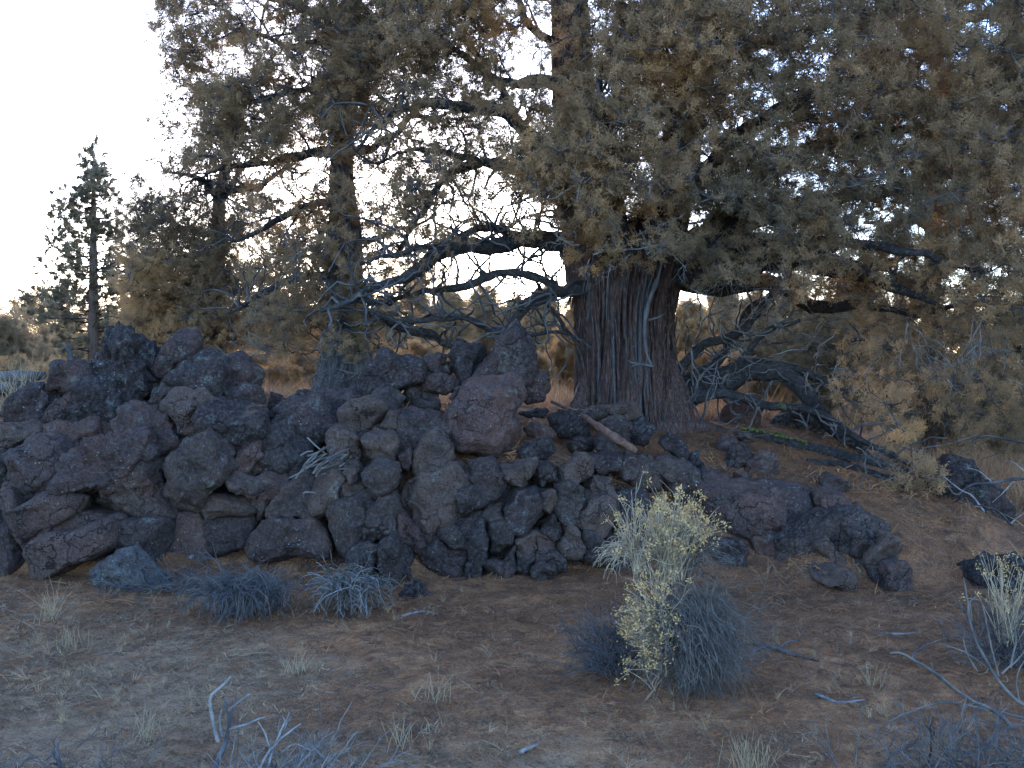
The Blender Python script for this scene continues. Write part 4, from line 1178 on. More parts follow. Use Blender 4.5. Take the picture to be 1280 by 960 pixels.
for r in range(-3, 15):
    for c in range(0, 34):
        dens = int(MAP[max(r, 0)][min(c, 31)])
        if r < 0: dens = max(0, min(dens, 7) + r + (1 if c > 12 else 0))
        if dens == 0: continue
        cov = min(dens * 0.1 + 0.0, 0.93)
        tau = -math.log(1 - cov)
        for tr, y0, y1, share in cell_owner(c, r):
            total = tau * share * (200 if c < 16 else 80)
            # number of clumps, each of about 9 sprays
            ncl = total * 1.0 / 13
            ncl = int(ncl) + (random.random() < ncl % 1)
            for _ in range(ncl):
                px = (c + random.random()) * 40; py = (r + random.random()) * 40
                Y = random.uniform(y0, y1)
                # warm brown male-cone clumps against greener ones
                tint = 0.5 + 0.28 * float(fbm(np.array([[px / 90, py / 90, Y / 1.5]]), 2, 77)[0])
                if tr is big and c < 22 and Y < 8.9: tint += 0.20
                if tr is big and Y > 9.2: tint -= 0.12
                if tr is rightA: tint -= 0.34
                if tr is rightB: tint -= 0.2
                if tr is third and r >= 8: tint += 0.2
                if r >= 10 and tr is big: tint += 0.08
                yy = Y / 9.2
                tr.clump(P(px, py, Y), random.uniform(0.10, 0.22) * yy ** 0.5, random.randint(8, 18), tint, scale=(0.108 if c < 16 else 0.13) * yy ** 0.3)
# single sprigs that hang clear of the mass
for px, py, Y, R, n, ti in [(1015,270,7.9,.22,34,.85),(1110,505,8.0,.16,16,.6),(1135,540,7.9,.12,14,.95),(1140,590,7.9,.2,26,.6),(1165,600,7.9,.14,14,.7),
                            (1100,440,8.0,.15,12,.45),(730,285,8.5,.14,16,.7),(715,290,8.5,.1,10,.7),(1085,340,8.1,.2,18,.75),(1170,330,7.8,.26,26,.7),(1230,370,7.7,.25,24,.75),
                            (1190,480,8.0,.2,14,.4),(1240,500,8.6,.22,18,.5),(1130,610,7.9,.1,8,.75),(700,200,8.2,.3,50,.62),(760,120,8.1,.34,60,.66),(840,60,8.0,.34,60,.66),(790,200,8.1,.28,45,.62)]:
    big.clump(P(px, py, Y), R, n, ti)
for px, py, Y, R, n, ti in [(185,395,11.6,.3,36,.85),(210,420,11.5,.22,26,.9),(160,400,11.8,.25,26,.8),(440,60,9.9,.26,50,.75),(446,110,9.9,.2,30,.7),(440,20,9.9,.22,36,.72)]:
    (second if px > 300 else third).clump(P(px, py, Y), R, n, ti)

# bare dead twigs: fans hanging out of the crowns
def hang(tr, px, py, Y, d, L, dep=3, r=0.007, n=1):
    for _ in range(n):
        tr.dead(P(px, py, Y) + rng.normal(size=3) * 0.03, np.array(d, float) + rng.normal(size=3) * 0.35, L, dep, r)
hang(big, 1135, 410, 7.8, (0.15, 0, -1), 0.30, 3, .0065, 3); hang(big, 1225, 400, 7.7, (0.1, 0, -1), 0.32, 3, .0065, 3)
hang(big, 1150, 440, 7.8, (0.6, 0, -0.8), 0.3, 3, .007, 2); hang(big, 1250, 470, 7.8, (0.8, 0, -0.3), 0.3, 3, .006, 2)
hang(big, 950, 200, 7.9, (0.8, 0, -0.3), 0.35, 3, .006, 3); hang(big, 1080, 560, 8.0, (0.3, 0, -0.8), 0.25, 3, .005, 4)
hang(big, 905, 330, 8.4, (0, 0, -1), 0.35, 2, .006, 4); hang(big, 960, 330, 8.3, (0, 0, -1), 0.35, 2, .006, 4)
for _ in range(120):
    c_ = random.choice([(random.uniform(690, 1270), random.uniform(40, 330)), (random.uniform(860, 1270), random.uniform(200, 470)), (random.uniform(850, 1060), random.uniform(330, 480)), (random.uniform(720, 860), random.uniform(220, 330))])
    hang(big, c_[0], c_[1], random.uniform(7.6, 8.7), (rng.normal(), 0, rng.normal() - 0.5), random.uniform(0.12, 0.3), 2, .0045)
for _ in range(110):
    hang(second, random.uniform(330, 560), random.uniform(20, 400), random.uniform(9.4, 10.2), (rng.normal(), 0, rng.normal()), random.uniform(0.15, 0.4), 2, .005)
for k in range(12):
    hang(second, 405 + random.uniform(-12, 40), 455 + random.uniform(-25, 20), 10.0, (rng.normal() * .9 - 0.3, 0, rng.normal() * 0.6 - 0.5), random.uniform(0.2, 0.42), 2, .008)
for _ in range(60):
    hang(third, random.uniform(180, 380), random.uniform(220, 450), random.uniform(11.6, 12.6), (rng.normal(), 0, rng.normal() - .2), random.uniform(0.2, 0.5), 2, .005)
for _ in range(16):
    hang(third, random.uniform(260, 320), random.uniform(400, 450), 9.5, (1, 0, -.3), random.uniform(0.2, 0.45), 2, .004)
# the snag hanging down the trunk face
sn = catmull([P(*q) for q in [(822,350,8.75),(812,375,8.68),(806,405,8.65),(808,440,8.65),(815,458,8.65)]], 14)
a = Acc(); tubes(a, sn, np.linspace(.024, .010, 14) * (1 + .15 * rng.normal(size=14)), 7)
for pts in ([(816,458,8.65),(800,455,8.6),(785,452,8.58),(780,445,8.58)], [(800,455,8.6),(790,458,8.58),(786,463,8.56)], [(822,350,8.75),(828,320,8.7),(822,290,8.7),(810,270,8.7)], [(812,400,8.66),(824,396,8.6),(832,392,8.6)]):
    p_ = catmull([P(*q) for q in pts], 8); tubes(a, p_, np.linspace(.014, .006, 8), 5)
a.build('dead_snag', M['twig'], big.root, label='bleached dead snag hanging down the trunk')
# moss pads on limbs
def moss(px, py, Y, n, sx, sz, parent):
    c = P(px, py, Y)
    a = Acc()
    V, F = ICO[3]
    for k in range(n):
        s = rng.uniform(0.012, 0.03)
        a.add(V[:, :] * s * np.array([1.3, 1, .7]) * (1 + .25 * vnoise(V * 3 + k, k))[:, None] + c + rng.normal(size=3) * np.array([sx, .03, sz]), None, F)
    a.build('moss', M['moss'], parent, kind='stuff')
moss(922, 326, 8.6, 14, .03, .05, big.root); moss(762, 312, 8.75, 10, .03, .03, big.root); moss(478, 392, 10.0, 26, .10, .03, second.root); moss(447, 425, 10.05, 14, .02, .1, second.root)
big.finish(); second.finish(); third.finish(); rightA.finish(); rightB.finish()

# ---- the slender pine at the far left
pine = Tree('pine_tree', base_at(117, 21), 'slender open-branched pine standing alone against the white sky at the left', 'tree', bark='pine_bark')
pine.deadp = []
pine.trunk([(117,560,21,.15),(117,450,21,.12),(117,350,21,.09),(117,260,21,.055),(117,200,21,.02),(117,188,21,.01)], sides=12, rows=40)
py = 440
while py > 200:
    w = np.interp(py, [195, 215, 240, 270, 330, 400, 440], [5, 12, 26, 44, 60, 82, 72])
    for s in (-1, 1, -1, 1):
        if random.random() < 0.12: continue
        L = w * random.uniform(0.5, 1.1) * (0.78 if s > 0 else 1)
        e = random.uniform(-.8, .8)
        rise = L * random.uniform(-0.05, 0.4)
        yb = py + random.uniform(-6, 6)
        pine.limb([(117, yb, 21, .028), (117 + s * L * .5, yb - rise * .3, 21 + e * .5, .018), (117 + s * L, yb - rise, 21 + e, .007)], n=7, sides=4)
        for f in np.arange(0.25, 1.05, 9 / max(L, 12)):
            pine.clump(P(117 + s * L * f + random.uniform(-4, 4), yb - rise * f + random.uniform(-6, 4), 21 + e * f), random.uniform(.07, .15), random.randint(2, 4), random.uniform(0.1, 1), scale=.24, reach=False)
    py -= random.uniform(8, 13)
for yy in np.arange(188, 260, 9): pine.clump(P(117 + random.uniform(-3, 3), yy, 21), .06, 2, .3, scale=.3, reach=False)
pine.finish(NEE, 3, 'needles')

# ---- background trees
BGT = [
    # px, distance, crown top py, crown bottom py, half width px, tint, density, label
    (8, 30, 398, 470, 34, .35, 1.0, 'dark rounded tree at the left frame edge beyond the heap'),
    (45, 34, 425, 480, 26, .45, 1.0, 'low dark tree beside the left-edge one'),
    (75, 40, 418, 480, 24, .55, 1.0, 'brownish tree between the left-edge trees and the pine'),
    (92, 26, 428, 480, 26, .92, 1.0, 'golden shrubby tree left of the pine base'),
    (140, 27, 392, 475, 30, .78, 1.0, 'brown juniper right of the pine, above the tall crag'),
    (172, 32, 372, 470, 30, .55, .9, 'pale brown tree behind the slender juniper at left'),
    (255, 34, 395, 480, 34, .60, 1.0, 'grey-brown tree seen between the crag and the slender juniper'),
    (335, 38, 402, 490, 34, .70, .9, 'brown tree behind the gap right of the boulder heap'),
    (385, 30, 410, 490, 28, .80, 1.0, 'warm brown tree behind the split-trunk juniper, left side'),
    (485, 36, 385, 490, 32, .62, 1.0, 'brown tree just right of the split trunk'),
    (520, 42, 345, 480, 24, .50, 1.0, 'pointed dark tree top showing under the long bare limbs'),
    (560, 40, 378, 480, 32, .66, 1.0, 'broad brown tree behind the domed boulder'),
    (605, 46, 372, 480, 30, .60, 1.0, 'brown tree behind the lichen-flecked boulder'),
    (645, 44, 385, 480, 26, .50, 1.0, 'dim tree directly behind the pointed rock'),
    (680, 38, 372, 490, 28, .66, 1.0, 'brown tree left of the massive trunk'),
    (718, 22, 392, 470, 20, .98, 1.0, 'upper golden tree against the left edge of the trunk'),
    (708, 15, 430, 505, 26, 1.0, 1.1, 'golden shrubby juniper tucked left of the massive trunk'),
    (862, 26, 395, 500, 34, .80, .9, 'golden-brown tree seen right of the trunk through bare limbs'),
    (905, 32, 372, 500, 36, .62, .9, 'tan tree behind the bare limbs right of the trunk'),
    (945, 24, 385, 490, 34, .35, 1.0, 'olive tree behind the low limbs'),
    (990, 28, 360, 500, 36, .40, 1.0, 'olive-brown tree above the mossy log'),
    (1030, 20, 372, 500, 40, .12, 1.1, 'dark green tree right of centre behind the limbs'),
    (1075, 24, 340, 510, 40, .22, 1.1, 'tall dim juniper behind the hanging dead twigs'),
    (1120, 18, 400, 525, 40, .08, 1.1, 'dark bushy juniper above the pale clearing'),
    (1225, 20, 430, 545, 48, .05, 1.1, 'dark low juniper at the left rim of the pale clearing'),
    (1270, 24, 380, 545, 40, .12, 1.1, 'dark juniper far behind the right frame edge'),
]
for k, (px, Y, t0, b0_, hw, tint, den, lab) in enumerate(BGT):
    tint = min(tint + .12, 1); t0 -= 20 if 300 < px < 720 else (22 if 850 < px < 1010 else 0); den *= 1.25
    tr = Tree('juniper_tree', base_at(px, Y), lab, 'tree', group='trees standing beyond the rocks', bark='bark_grey')
    s = Y / FPX
    zb = float(ground_z((px - 640) / FPX * Y, Y)[0])
    top = P(px, t0, Y); g_ = base_at(px, Y)
    tr.trunk([(*(g_ - [0, 0, .3]), .16), (*((g_ + top) / 2 + rng.normal(size=3) * [.1, .1, 0]), .10), (*(top - [0, 0, .3]), .02)], sides=8, rows=12, pts3=True)
    ctr = (t0 + b0_) / 2; hh = (b0_ - t0) / 2
    ncl = int(den * hw * hh / 7)
    sc = 0.022 * Y ** 0.95 * 0.5
    for j in range(ncl):
        v = rng.normal(size=3); v /= np.linalg.norm(v); v *= rng.uniform(.2, 1) ** .5
        fz = v[2]
        wl = 1.0 - 0.45 * max(fz, 0)
        p = P(px + v[0] * hw * wl, ctr - fz * hh, Y + v[1] * hw * s * 1.0)
        tr.clump(p, 7 * s * rng.uniform(.6, 1.3), rng.integers(5, 9), np.clip(tint + rng.normal() * .07, 0, 1), scale=9.5 * s * rng.uniform(.8, 1.2), reach=(j % 3 == 0))
    tr.finish()
SHR = [(20, 19, 446, 500, 30, .75, 'tan shrub at the left frame edge beyond the heap'), (62, 17, 452, 505, 26, .85, 'golden shrub just right of the left-edge one'), (318, 15, 440, 500, 30, .85, 'golden shrub left of the gap behind the heap'),
       (352, 13.5, 452, 510, 26, .95, 'bright tan shrub filling the gap right of the heap'), (388, 14.5, 436, 505, 28, .8, 'brown shrub left of the split trunk'), (492, 14, 442, 505, 28, .9, 'golden shrub behind the domed boulder, left side'),
       (530, 16, 430, 500, 30, .8, 'tan shrub behind the domed boulder, right side'), (575, 15, 436, 505, 28, .9, 'golden shrub behind the lichen-flecked boulder'), (665, 14, 440, 510, 24, .75, 'brown shrub right of the pointed rock'),
       (872, 13.5, 440, 520, 28, .85, 'golden shrub touching the right side of the trunk'), (912, 15, 445, 525, 30, .75, 'tan shrub under the bare low limbs'), (955, 13.2, 462, 530, 30, .55, 'olive shrub behind the mossy log'),
       (1005, 14.5, 462, 530, 32, .5, 'dull shrub behind the right end of the mossy log'), (1190, 15, 505, 560, 30, .35, 'dark low shrub at the back of the clearing'), (1262, 14, 520, 570, 30, .5, 'brown low shrub in the clearing by the right frame edge')]
for k, (px, Y, t0, b0_, hw, tint, lab) in enumerate(SHR):
    tr = Tree('shrub', base_at(px, Y), lab, 'shrub', group='shrubs on the flat behind the rocks')
    s = Y / FPX; gz0 = base_at(px, Y)
    for j in range(4):
        e = rng.normal() * hw * .5 * s
        tr.limb([(*gz0, .02), (*(gz0 + [e * .5, .1, .25]), .014), (*(gz0 + [e, .15, .5]), .006)], n=6, sides=4, pts3=True)
    for j in range(int(hw * (b0_ - t0) / 16)):
        v = rng.normal(size=3); v /= np.linalg.norm(v); v *= rng.uniform(.2, 1) ** .5
        tr.clump(P(px + v[0] * hw, (t0 + b0_) / 2 - v[2] * (b0_ - t0) / 2, Y + v[1] * hw * s), 6 * s * rng.uniform(.6, 1.3), rng.integers(6, 11), np.clip(tint + rng.normal() * .07, 0, 1), scale=10 * s * rng.uniform(.8, 1.2), reach=(j % 3 == 0))
    tr.finish()
# a distant wood closing the horizon, one mass
pts, dirs = [], []
for k in range(9000):
    az = rng.uniform(-0.75, 0.75); Yd = rng.uniform(62, 85)
    h = 4.2 + 1.8 * float(vnoise(np.array([[az * 18, Yd * .1, 0]]), 5)[0]) + 1.0 * float(vnoise(np.array([[az * 70, 0, 3]]), 6)[0])
    pts.append([math.sin(az) * Yd, math.cos(az) * Yd, rng.uniform(0, 1) ** 0.8 * max(h, .8)])
    dirs.append(rng.normal(size=3) + [0, 0, .5])
scatter('distant_wood', JUN, pts, dir_rot(np.array(dirs)), rng.uniform(.9, 1.6, len(pts)), np.clip(.78 + .12 * rng.normal(size=len(pts)), 0, 1), 5, label='distant belt of brown juniper wood along the horizon', cat='wood')

# ------------------------------------------------------------------ logs, roots, sticks
def log(name, pts, rads, mat, label, cat, n=None, k=9, extra=(), moss_at=None, rough=.12):
    W = [P(*p) if len(p) == 3 else gpoint(*p) + [0, 0, rads[i] * .5] for i, p in enumerate(pts)]
    n = n or len(pts) * 5
    path = catmull(W, n)
    rr = np.interp(np.linspace(0, 1, n), np.linspace(0, 1, len(rads)), rads)
    path = path + np.stack([fbm(path * 4 + 9 * j, 2, 11 + j) for j in range(3)], 1) * .015
    root = empty(name, W[0], label=label, cat=cat)
    a = Acc(); tubes(a, path, rr, k)
    v = a.v[0]; c = np.repeat(path, k, 0)
    a.v[0] = c + (v - c) * (1 + rough * fbm(v * 12, 3, 5))[:, None]
    # closed ends
    a.add(np.vstack([v[:k], path[:1]]), None, [[j, (j + 1) % k, k] for j in range(k)])
    a.add(np.vstack([v[-k:], path[-1:]]), None, [[(j + 1) % k, j, k] for j in range(k)])
    a.build('shaft', M[mat], root)
    for e in extra:
        W2 = [P(*p) if len(p) == 3 else gpoint(*p) + [0, 0, .02] for p in e[0]]
        a = Acc(); pp = catmull(W2, 10); tubes(a, pp, np.linspace(e[1], e[2], 10), 5); a.build('branch_stub', M[mat], root)
    return root, path
lg, lp = log('fallen_log', [(932,545),(980,557),(1035,570),(1090,582),(1150,597)], [.04,.05,.048,.042,.03], 'limb', 'grey fallen log with bright green moss lying across the slope', 'log')
a = Acc(); V3, F3 = ICO[3]
for k in range(60):
    f = random.choice([.04,.1,.13,.24,.27,.36,.40]) + rng.normal() * .02; f = min(max(f, 0), 1); q = lp[int(f * (len(lp) - 1))]
    a.add(V3 * rng.uniform(.008, .022) * np.array([1.2, 1, .6]) * (1 + .3 * vnoise(V3 * 3 + k, k))[:, None] + q + rng.normal(size=3) * [.02, .02, .008] + [0, -.02, .04], None, F3)
a.build('moss', M['moss'], lg, kind='stuff')
log('fallen_log', [(1005,577),(1060,588),(1120,602),(1165,611)], [.02,.03,.025,.012], 'limb', 'thinner bare grey log just below the mossy one', 'log')
log('exposed_root', [(690,502,8.5),(712,512,8.25),(735,524,7.95),(756,540,7.65),(775,552,7.5),(796,566,7.45)], [.012,.018,.022,.03,.035,.02], 'root', 'reddish bare root running down between stones from the trunk', 'root', rough=.3)
log('weathered_log', [(-40,474,8.6),(10,472,8.6),(40,470,8.6),(58,468,8.6)], [.05,.055,.05,.03], 'twig', 'bleached grey log lying behind the heap at the left frame edge', 'log')
log('weathered_log', [(-40,488,8.4),(10,486,8.4),(35,484,8.4),(56,480,8.4)], [.05,.05,.045,.02], 'twig', 'second bleached log just under the left-edge one', 'log')
log('twig_stub', [(92,452,7.9),(89,440,7.9),(84,432,7.9),(80,430,7.9)], [.022,.02,.014,.006], 'twig', 'dark curved twig stub standing on the rounded boulder', 'twig')
log('fallen_stick', [(945,808),(965,812),(990,820),(1022,828)], [.014,.013,.011,.005], 'twig', 'dark broken stick lying right of the rabbitbrush', 'stick', extra=[([(958,812),(945,818),(938,826)], .008, .004), ([(975,815),(985,808),(1000,806)], .006, .003)])
log('fallen_stick', [(1095,790),(1120,795),(1150,792)], [.012,.012,.006], 'deadwood', 'pale short stick on the rusty slope before the right dead bush', 'stick')
log('fallen_stick', [(1020,872),(1050,880),(1080,878)], [.008,.008,.004], 'deadwood', 'thin pale stick low on the ground, right of the rabbitbrush', 'stick')
log('fallen_stick', [(645,945),(660,938),(672,934)], [.008,.008,.004], 'deadwood', 'tiny bleached stick near the bottom centre', 'stick')
log('fallen_stick', [(235,700),(258,688),(285,682)], [.012,.012,.005], 'deadwood', 'grey stick on the needles in the recess', 'stick')
log('fallen_stick', [(505,772),(530,766),(548,770)], [.010,.010,.004], 'deadwood', 'grey stick beside the second heap of dead brush', 'stick')

# ------------------------------------------------------------------ shrubs made of many stems
def stems(acc, n, base, spread, dirf, L, r, droop=0.0, curl=0.16, nodes=8, k=3, side=2, tips=None, flare=0.45):
    """n curved stems; dirf(i) gives a direction; side = twigs per stem"""
    paths, rads = [], []
    for i in range(n):
        p = np.asarray(base, float) + rng.normal(size=3) * spread
        d = np.asarray(dirf(i), float); d /= np.linalg.norm(d)
        LL = L * rng.uniform(.6, 1.15)
        path = [p]; dirs = [d]
        for j in range(nodes - 1):
            d = d + rng.normal(size=3) * curl + np.array([0, 0, -droop * (j / nodes)])
            d /= np.linalg.norm(d)
            path.append(path[-1] + d * LL / (nodes - 1)); dirs.append(d)
        paths.append(path); rads.append(np.linspace(r, r * flare, nodes))
        if tips is not None: tips.append((path[-1], d))
        for s in range(side):
            j = rng.integers(nodes // 3, nodes - 1)
            e = dirs[j] + rng.normal(size=3) * .55; e /= np.linalg.norm(e)
            q = [np.asarray(path[j])]
            l2 = LL * rng.uniform(.2, .45)
            for m in range(nodes - 1):
                e = e + rng.normal(size=3) * curl + np.array([0, 0, -droop * .6 * (m / nodes)]); e /= np.linalg.norm(e)
                q.append(q[-1] + e * l2 / (nodes - 1))
            paths.append(q); rads.append(np.linspace(r * .6, r * .3, nodes))
            if tips is not None: tips.append((q[-1], e))
    tubes(acc, paths, rads, k)

def flowers(acc, tips, share, size=.012):
    vs, qs = [], []
    for p, d in tips:
        if rng.random() > share: continue
        for j in range(14):
            c = p + rng.normal(size=3) * size * .8
            u = rng.normal(size=3); u /= np.linalg.norm(u); w = np.cross(u, rng.normal(size=3)); w /= np.linalg.norm(w)
            s = size * rng.uniform(.3, .6); n = len(vs)
            vs.extend([c - u * s, c + w * s * .5, c + u * s, c - w * s * .5]); qs.append([n, n + 1, n + 2, n + 3])
    if vs: acc.add(vs, qs)

rb = empty('rabbitbrush', gpoint(865, 868), label='tall pale rabbitbrush with dry yellow flower heads before the outcrop', cat='shrub')
Yr = 4.75
rad = lambda a, el: (math.cos(a) * math.cos(el), math.sin(a) * math.cos(el), math.sin(el))
# upper heads: stems fan upward and outward
tips = []
a = Acc(); stems(a, 170, P(836,722,Yr), [.03,.04,.02], lambda i: (rng.normal() * .20 + .10, rng.normal() * .3, 1), .36, .0026, droop=.05, curl=.10, side=2, tips=tips)
a.build('stems', M['stem_pale'], rb, kind='stuff', label='pale upright stems of the upper right head')
a = Acc(); flowers(a, [t for t in tips if t[0][2] > P(0, 690, Yr)[2]], .42, .016); a.build('flower_heads', M['flower'], rb, kind='stuff')
a = Acc(); stems(a, 150, P(862,695,Yr + .05), [.035,.05,.04], lambda i: (rng.normal() * .5 + .2, rng.normal() * .6, .8), .20, .0022, droop=.5, curl=.2, side=3)
a.build('stems', M['stem_grey'], rb, kind='stuff')
tips = []
a = Acc(); stems(a, 34, P(797,712,Yr), [.015,.03,.02], lambda i: (rng.normal() * .20 - .10, rng.normal() * .3, 1), .34, .0026, droop=.03, curl=.09, side=1, tips=tips)
stems(a, 70, P(788,690,Yr), [.025,.03,.03], lambda i: (rng.normal() * .7 - .2, rng.normal() * .7, .3), .19, .0022, droop=.7, curl=.2, side=2)
a.build('stems', M['stem_pale'], rb, kind='stuff', label='narrow left tuft of pale stems')
a = Acc(); flowers(a, tips, .3, .013); a.build('flower_heads', M['flower'], rb, kind='stuff')
# woody base branches
a = Acc()
for q in ([(868,872,4.7),(858,830,4.72),(842,790,4.75),(838,750,4.75),(838,725,4.75)], [(862,872,4.7),(835,820,4.75),(812,775,4.78),(802,745,4.78),(800,722,4.75)], [(868,872,4.7),(872,820,4.75),(862,760,4.8),(860,705,4.8)], [(866,875,4.65),(850,840,4.6),(835,800,4.55),(830,780,4.55)]):
    pth = catmull([P(*x) for x in q], 16); tubes(a, pth + rng.normal(size=pth.shape) * .006, np.linspace(.014, .007, 16), 6)
a.build('woody_stem', M['stem_dark'], rb)
# middle and lower mass
a = Acc(); stems(a, 80, P(838,775,4.68), [.05,.06,.05], lambda i: (rng.normal() * .6, rng.normal() * .8 - .2, .5 + rng.normal() * .5), .20, .0024, droop=.5, curl=.2, side=3)
stems(a, 130, P(850,785,4.62), [.06,.06,.07], lambda i: (rng.normal() * .7 + .05, rng.normal() * .5 - .5, -.25 + rng.normal() * .55), .27, .0026, droop=.35, curl=.16, side=3)
a.build('stems', M['stem_grey'], rb, kind='stuff')
tips = []
a = Acc(); stems(a, 150, P(828,800,4.60), [.025,.04,.09], lambda i: (rng.normal() * .4 - .5, rng.normal() * .5 - .3, .6 + rng.normal() * .4), .22, .0026, droop=.1, curl=.12, side=1, tips=tips)
a.build('stems', M['stem_pale'], rb, kind='stuff')
a = Acc(); flowers(a, tips, .55, .014); a.build('flower_heads', M['flower'], rb, kind='stuff')
a = Acc(); stems(a, 520, P(864,775,4.70), [.055,.07,.09], lambda i: (rng.normal() * .27 + .26, rng.normal() * .5 - .15, -.95), .31, .0017, droop=.0, curl=.24, side=3)
stems(a, 150, P(885,745,4.76), [.05,.06,.04], lambda i: (rng.normal() * .3 + .22, rng.normal() * .4, -1), .44, .0016, droop=.0, curl=.24, side=3)
a.build('stems', M['stem_grey'], rb, kind='stuff', label='grey drooping dead stems of the lower mass')
a = Acc(); stems(a, 260, P(872,780,4.62), [.08,.05,.09], lambda i: (rng.normal() * .5 + .15, rng.normal() * .4 - .3, -.8 + rng.normal() * .3), .30, .0018, droop=.1, curl=.25, side=2)
a.build('stems', M['stem_grey'], rb, kind='stuff')

def dead_bush(label, px, py, n, L, spread, f, mats, r=.0035, droop=.1, side=3, curl=.16, group=None, lift=.02, cat='shrub', fr=(.6, .4)):
    b = gpoint(px, py)
    root = empty('dead_bush', b, label=label, cat=cat, group=group)
    for m, fr_ in zip(mats, fr):
        a = Acc(); stems(a, int(n * fr_), b + [0, 0, lift], spread, f, L, r, droop, curl, side=side)
        a.build('stems', M[m], root, kind='stuff')
    a = Acc(); stems(a, 9, b + [0, 0, lift * .5], np.array(spread) * .6, f, L * .75, r * 2.4, droop * .5, .30, side=2, k=5)
    a.build('woody_stems', M['twig'], root, kind='stuff')
    return root
dead_bush('dark bushy dead shrub touching the left side of the rabbitbrush', 768, 842, 190, .36, [.05,.05,.02], lambda i: (rng.normal() * .75 - .1, rng.normal() * .5, .95), ['stem_dark', 'stem_grey'], r=.0022, fr=(.8, .2), curl=.22)
dead_bush('flattened dome of bluish-grey dead brush before the recess', 305, 768, 520, .22, [.11,.07,.03], lambda i: (rng.normal() * .8, rng.normal() * .7 - .4, .25 + rng.normal() * .45), ['stem_dark', 'stem_grey'], r=.003, droop=.55, lift=.15, fr=(.6, .4))
dead_bush('spiky heap of paler dead brush beside the flattened dome', 440, 762, 200, .24, [.08,.06,.03], lambda i: (rng.normal() * .9, rng.normal() * .6 - .5, .15 + rng.normal() * .4), ['stem_grey', 'deadwood'], r=.0045, droop=.5, lift=.15, side=2, fr=(.6, .4))
dead_bush('scatter of fine grey brush lying on needles under the recess', 235, 738, 200, .30, [.25,.08,.01], lambda i: (rng.normal(), rng.normal() * .6, .15 + rng.normal() * .15), ['stem_grey', 'stem_dark'], r=.0025, droop=.25)
dead_bush('bluish tangle of dead twigs at the bottom left of centre', 355, 990, 60, .27, [.14,.10,.02], lambda i: (rng.normal() * .6 + .2, rng.normal() * .5, .65), ['deadwood', 'stem_grey'], r=.0026, curl=.12, side=2)
dead_bush('low grey twiggy bush at the bottom left corner', 50, 995, 60, .20, [.20,.12,.02], lambda i: (rng.normal() * .7, rng.normal() * .6, .6), ['stem_grey', 'stem_dark'], r=.0022)
dead_bush('grey tangle of brush at the bottom right corner', 1225, 990, 170, .30, [.25,.14,.02], lambda i: (rng.normal() * .7, rng.normal() * .6, .7), ['stem_grey', 'stem_dark'], r=.0024)
dead_bush('fuzzy grey dead bush at the right frame edge behind pale branches', 1268, 835, 170, .34, [.10,.08,.03], lambda i: (rng.normal() * .6, rng.normal() * .5, .9), ['stem_dark', 'stem_grey'], r=.0026)
# twig pile lodged between boulders
tp = P(405, 580, 7.12)
root = empty('twig_pile', tp, label='small pile of broken grey twigs lodged between two boulders', cat='twigs')
a = Acc()
for k in range(34):
    c = P(rng.normal() * 13 + 404, 577 + rng.normal() * 9, 7.10 + rng.normal() * .04)
    d = np.array([1, rng.normal() * .5, .45 + rng.normal() * .45]); d /= np.linalg.norm(d); L = rng.uniform(.08, .2)
    tubes(a, catmull([c - d * L / 2, c + rng.normal(size=3) * .012, c + d * L / 2], 6), np.linspace(.008, .004, 6), 5)
a.build('twigs', M['stem_grey'], root, kind='stuff')
# foreground dead branch, dark, with bleached forks
def branch_thing(name, label, cat, main, parts, mat='deadwood'):
    root = empty(name, P(*main[0][0][0]), label=label, cat=cat)
    for nm, lst, mt in (('branch', main, mat), ('twig', parts, mat)):
        for spec in lst:
            pts, r0, r1 = spec[:3]
            W = [P(*p) for p in pts]
            n = len(pts) * 6
            pth = catmull(W, n)
            pth = pth + np.stack([fbm(pth * 22 + 5 * j, 2, 20 + j) for j in range(3)], 1) * .004
            a = Acc(); tubes(a, pth, np.linspace(r0, r1, n) * (1 + .12 * rng.normal(size=n)), 6)
            a.build(nm, M[spec[3] if len(spec) > 3 else mt], root)
    return root
branch_thing('dead_branch', 'dark upright dead branch with bleached forks at the bottom left', 'branch',
    [([(262,990,3.6),(270,955,3.65),(282,925,3.7),(287,900,3.7),(280,875,3.7)], .011, .006, 'stem_dark')],
    [([(272,925,3.68),(266,900,3.66),(262,872,3.65),(275,860,3.65),(288,845,3.65)], .008, .004), ([(286,912,3.7),(310,905,3.72),(330,897,3.74)], .006, .003),
     ([(283,890,3.7),(298,878,3.7),(313,868,3.7)], .005, .003), ([(287,905,3.7),(293,880,3.7),(296,866,3.7)], .005, .002, 'stem_dark'), ([(277,920,3.7),(275,900,3.7),(276,885,3.7)], .006, .003)])
branch_thing('dead_branch', 'small dark twig standing at the bottom left corner', 'branch', [([(80,990,3.6),(77,960,3.6),(72,935,3.6),(75,925,3.6)], .007, .003, 'stem_dark')], [([(77,958,3.6),(68,945,3.6),(62,938,3.6)], .004, .002, 'stem_dark')])
branch_thing('dead_branch', 'spray of pale dead twigs rising from the bluish tangle', 'branch',
    [([(330,980,3.6),(340,940,3.65),(355,905,3.7),(362,890,3.7)], .006, .003), ([(315,985,3.6),(330,950,3.6),(350,925,3.65),(375,905,3.65)], .005, .003)],
    [([(340,940,3.65),(330,915,3.65),(322,902,3.65)], .004, .002), ([(352,915,3.7),(358,905,3.7),(352,895,3.7)], .003, .002), ([(360,990,3.6),(375,955,3.6),(400,930,3.6)], .004, .002),
     ([(400,990,3.6),(402,960,3.6),(412,940,3.6)], .004, .002), ([(350,940,3.6),(370,930,3.6),(390,940,3.6)], .003, .002)])
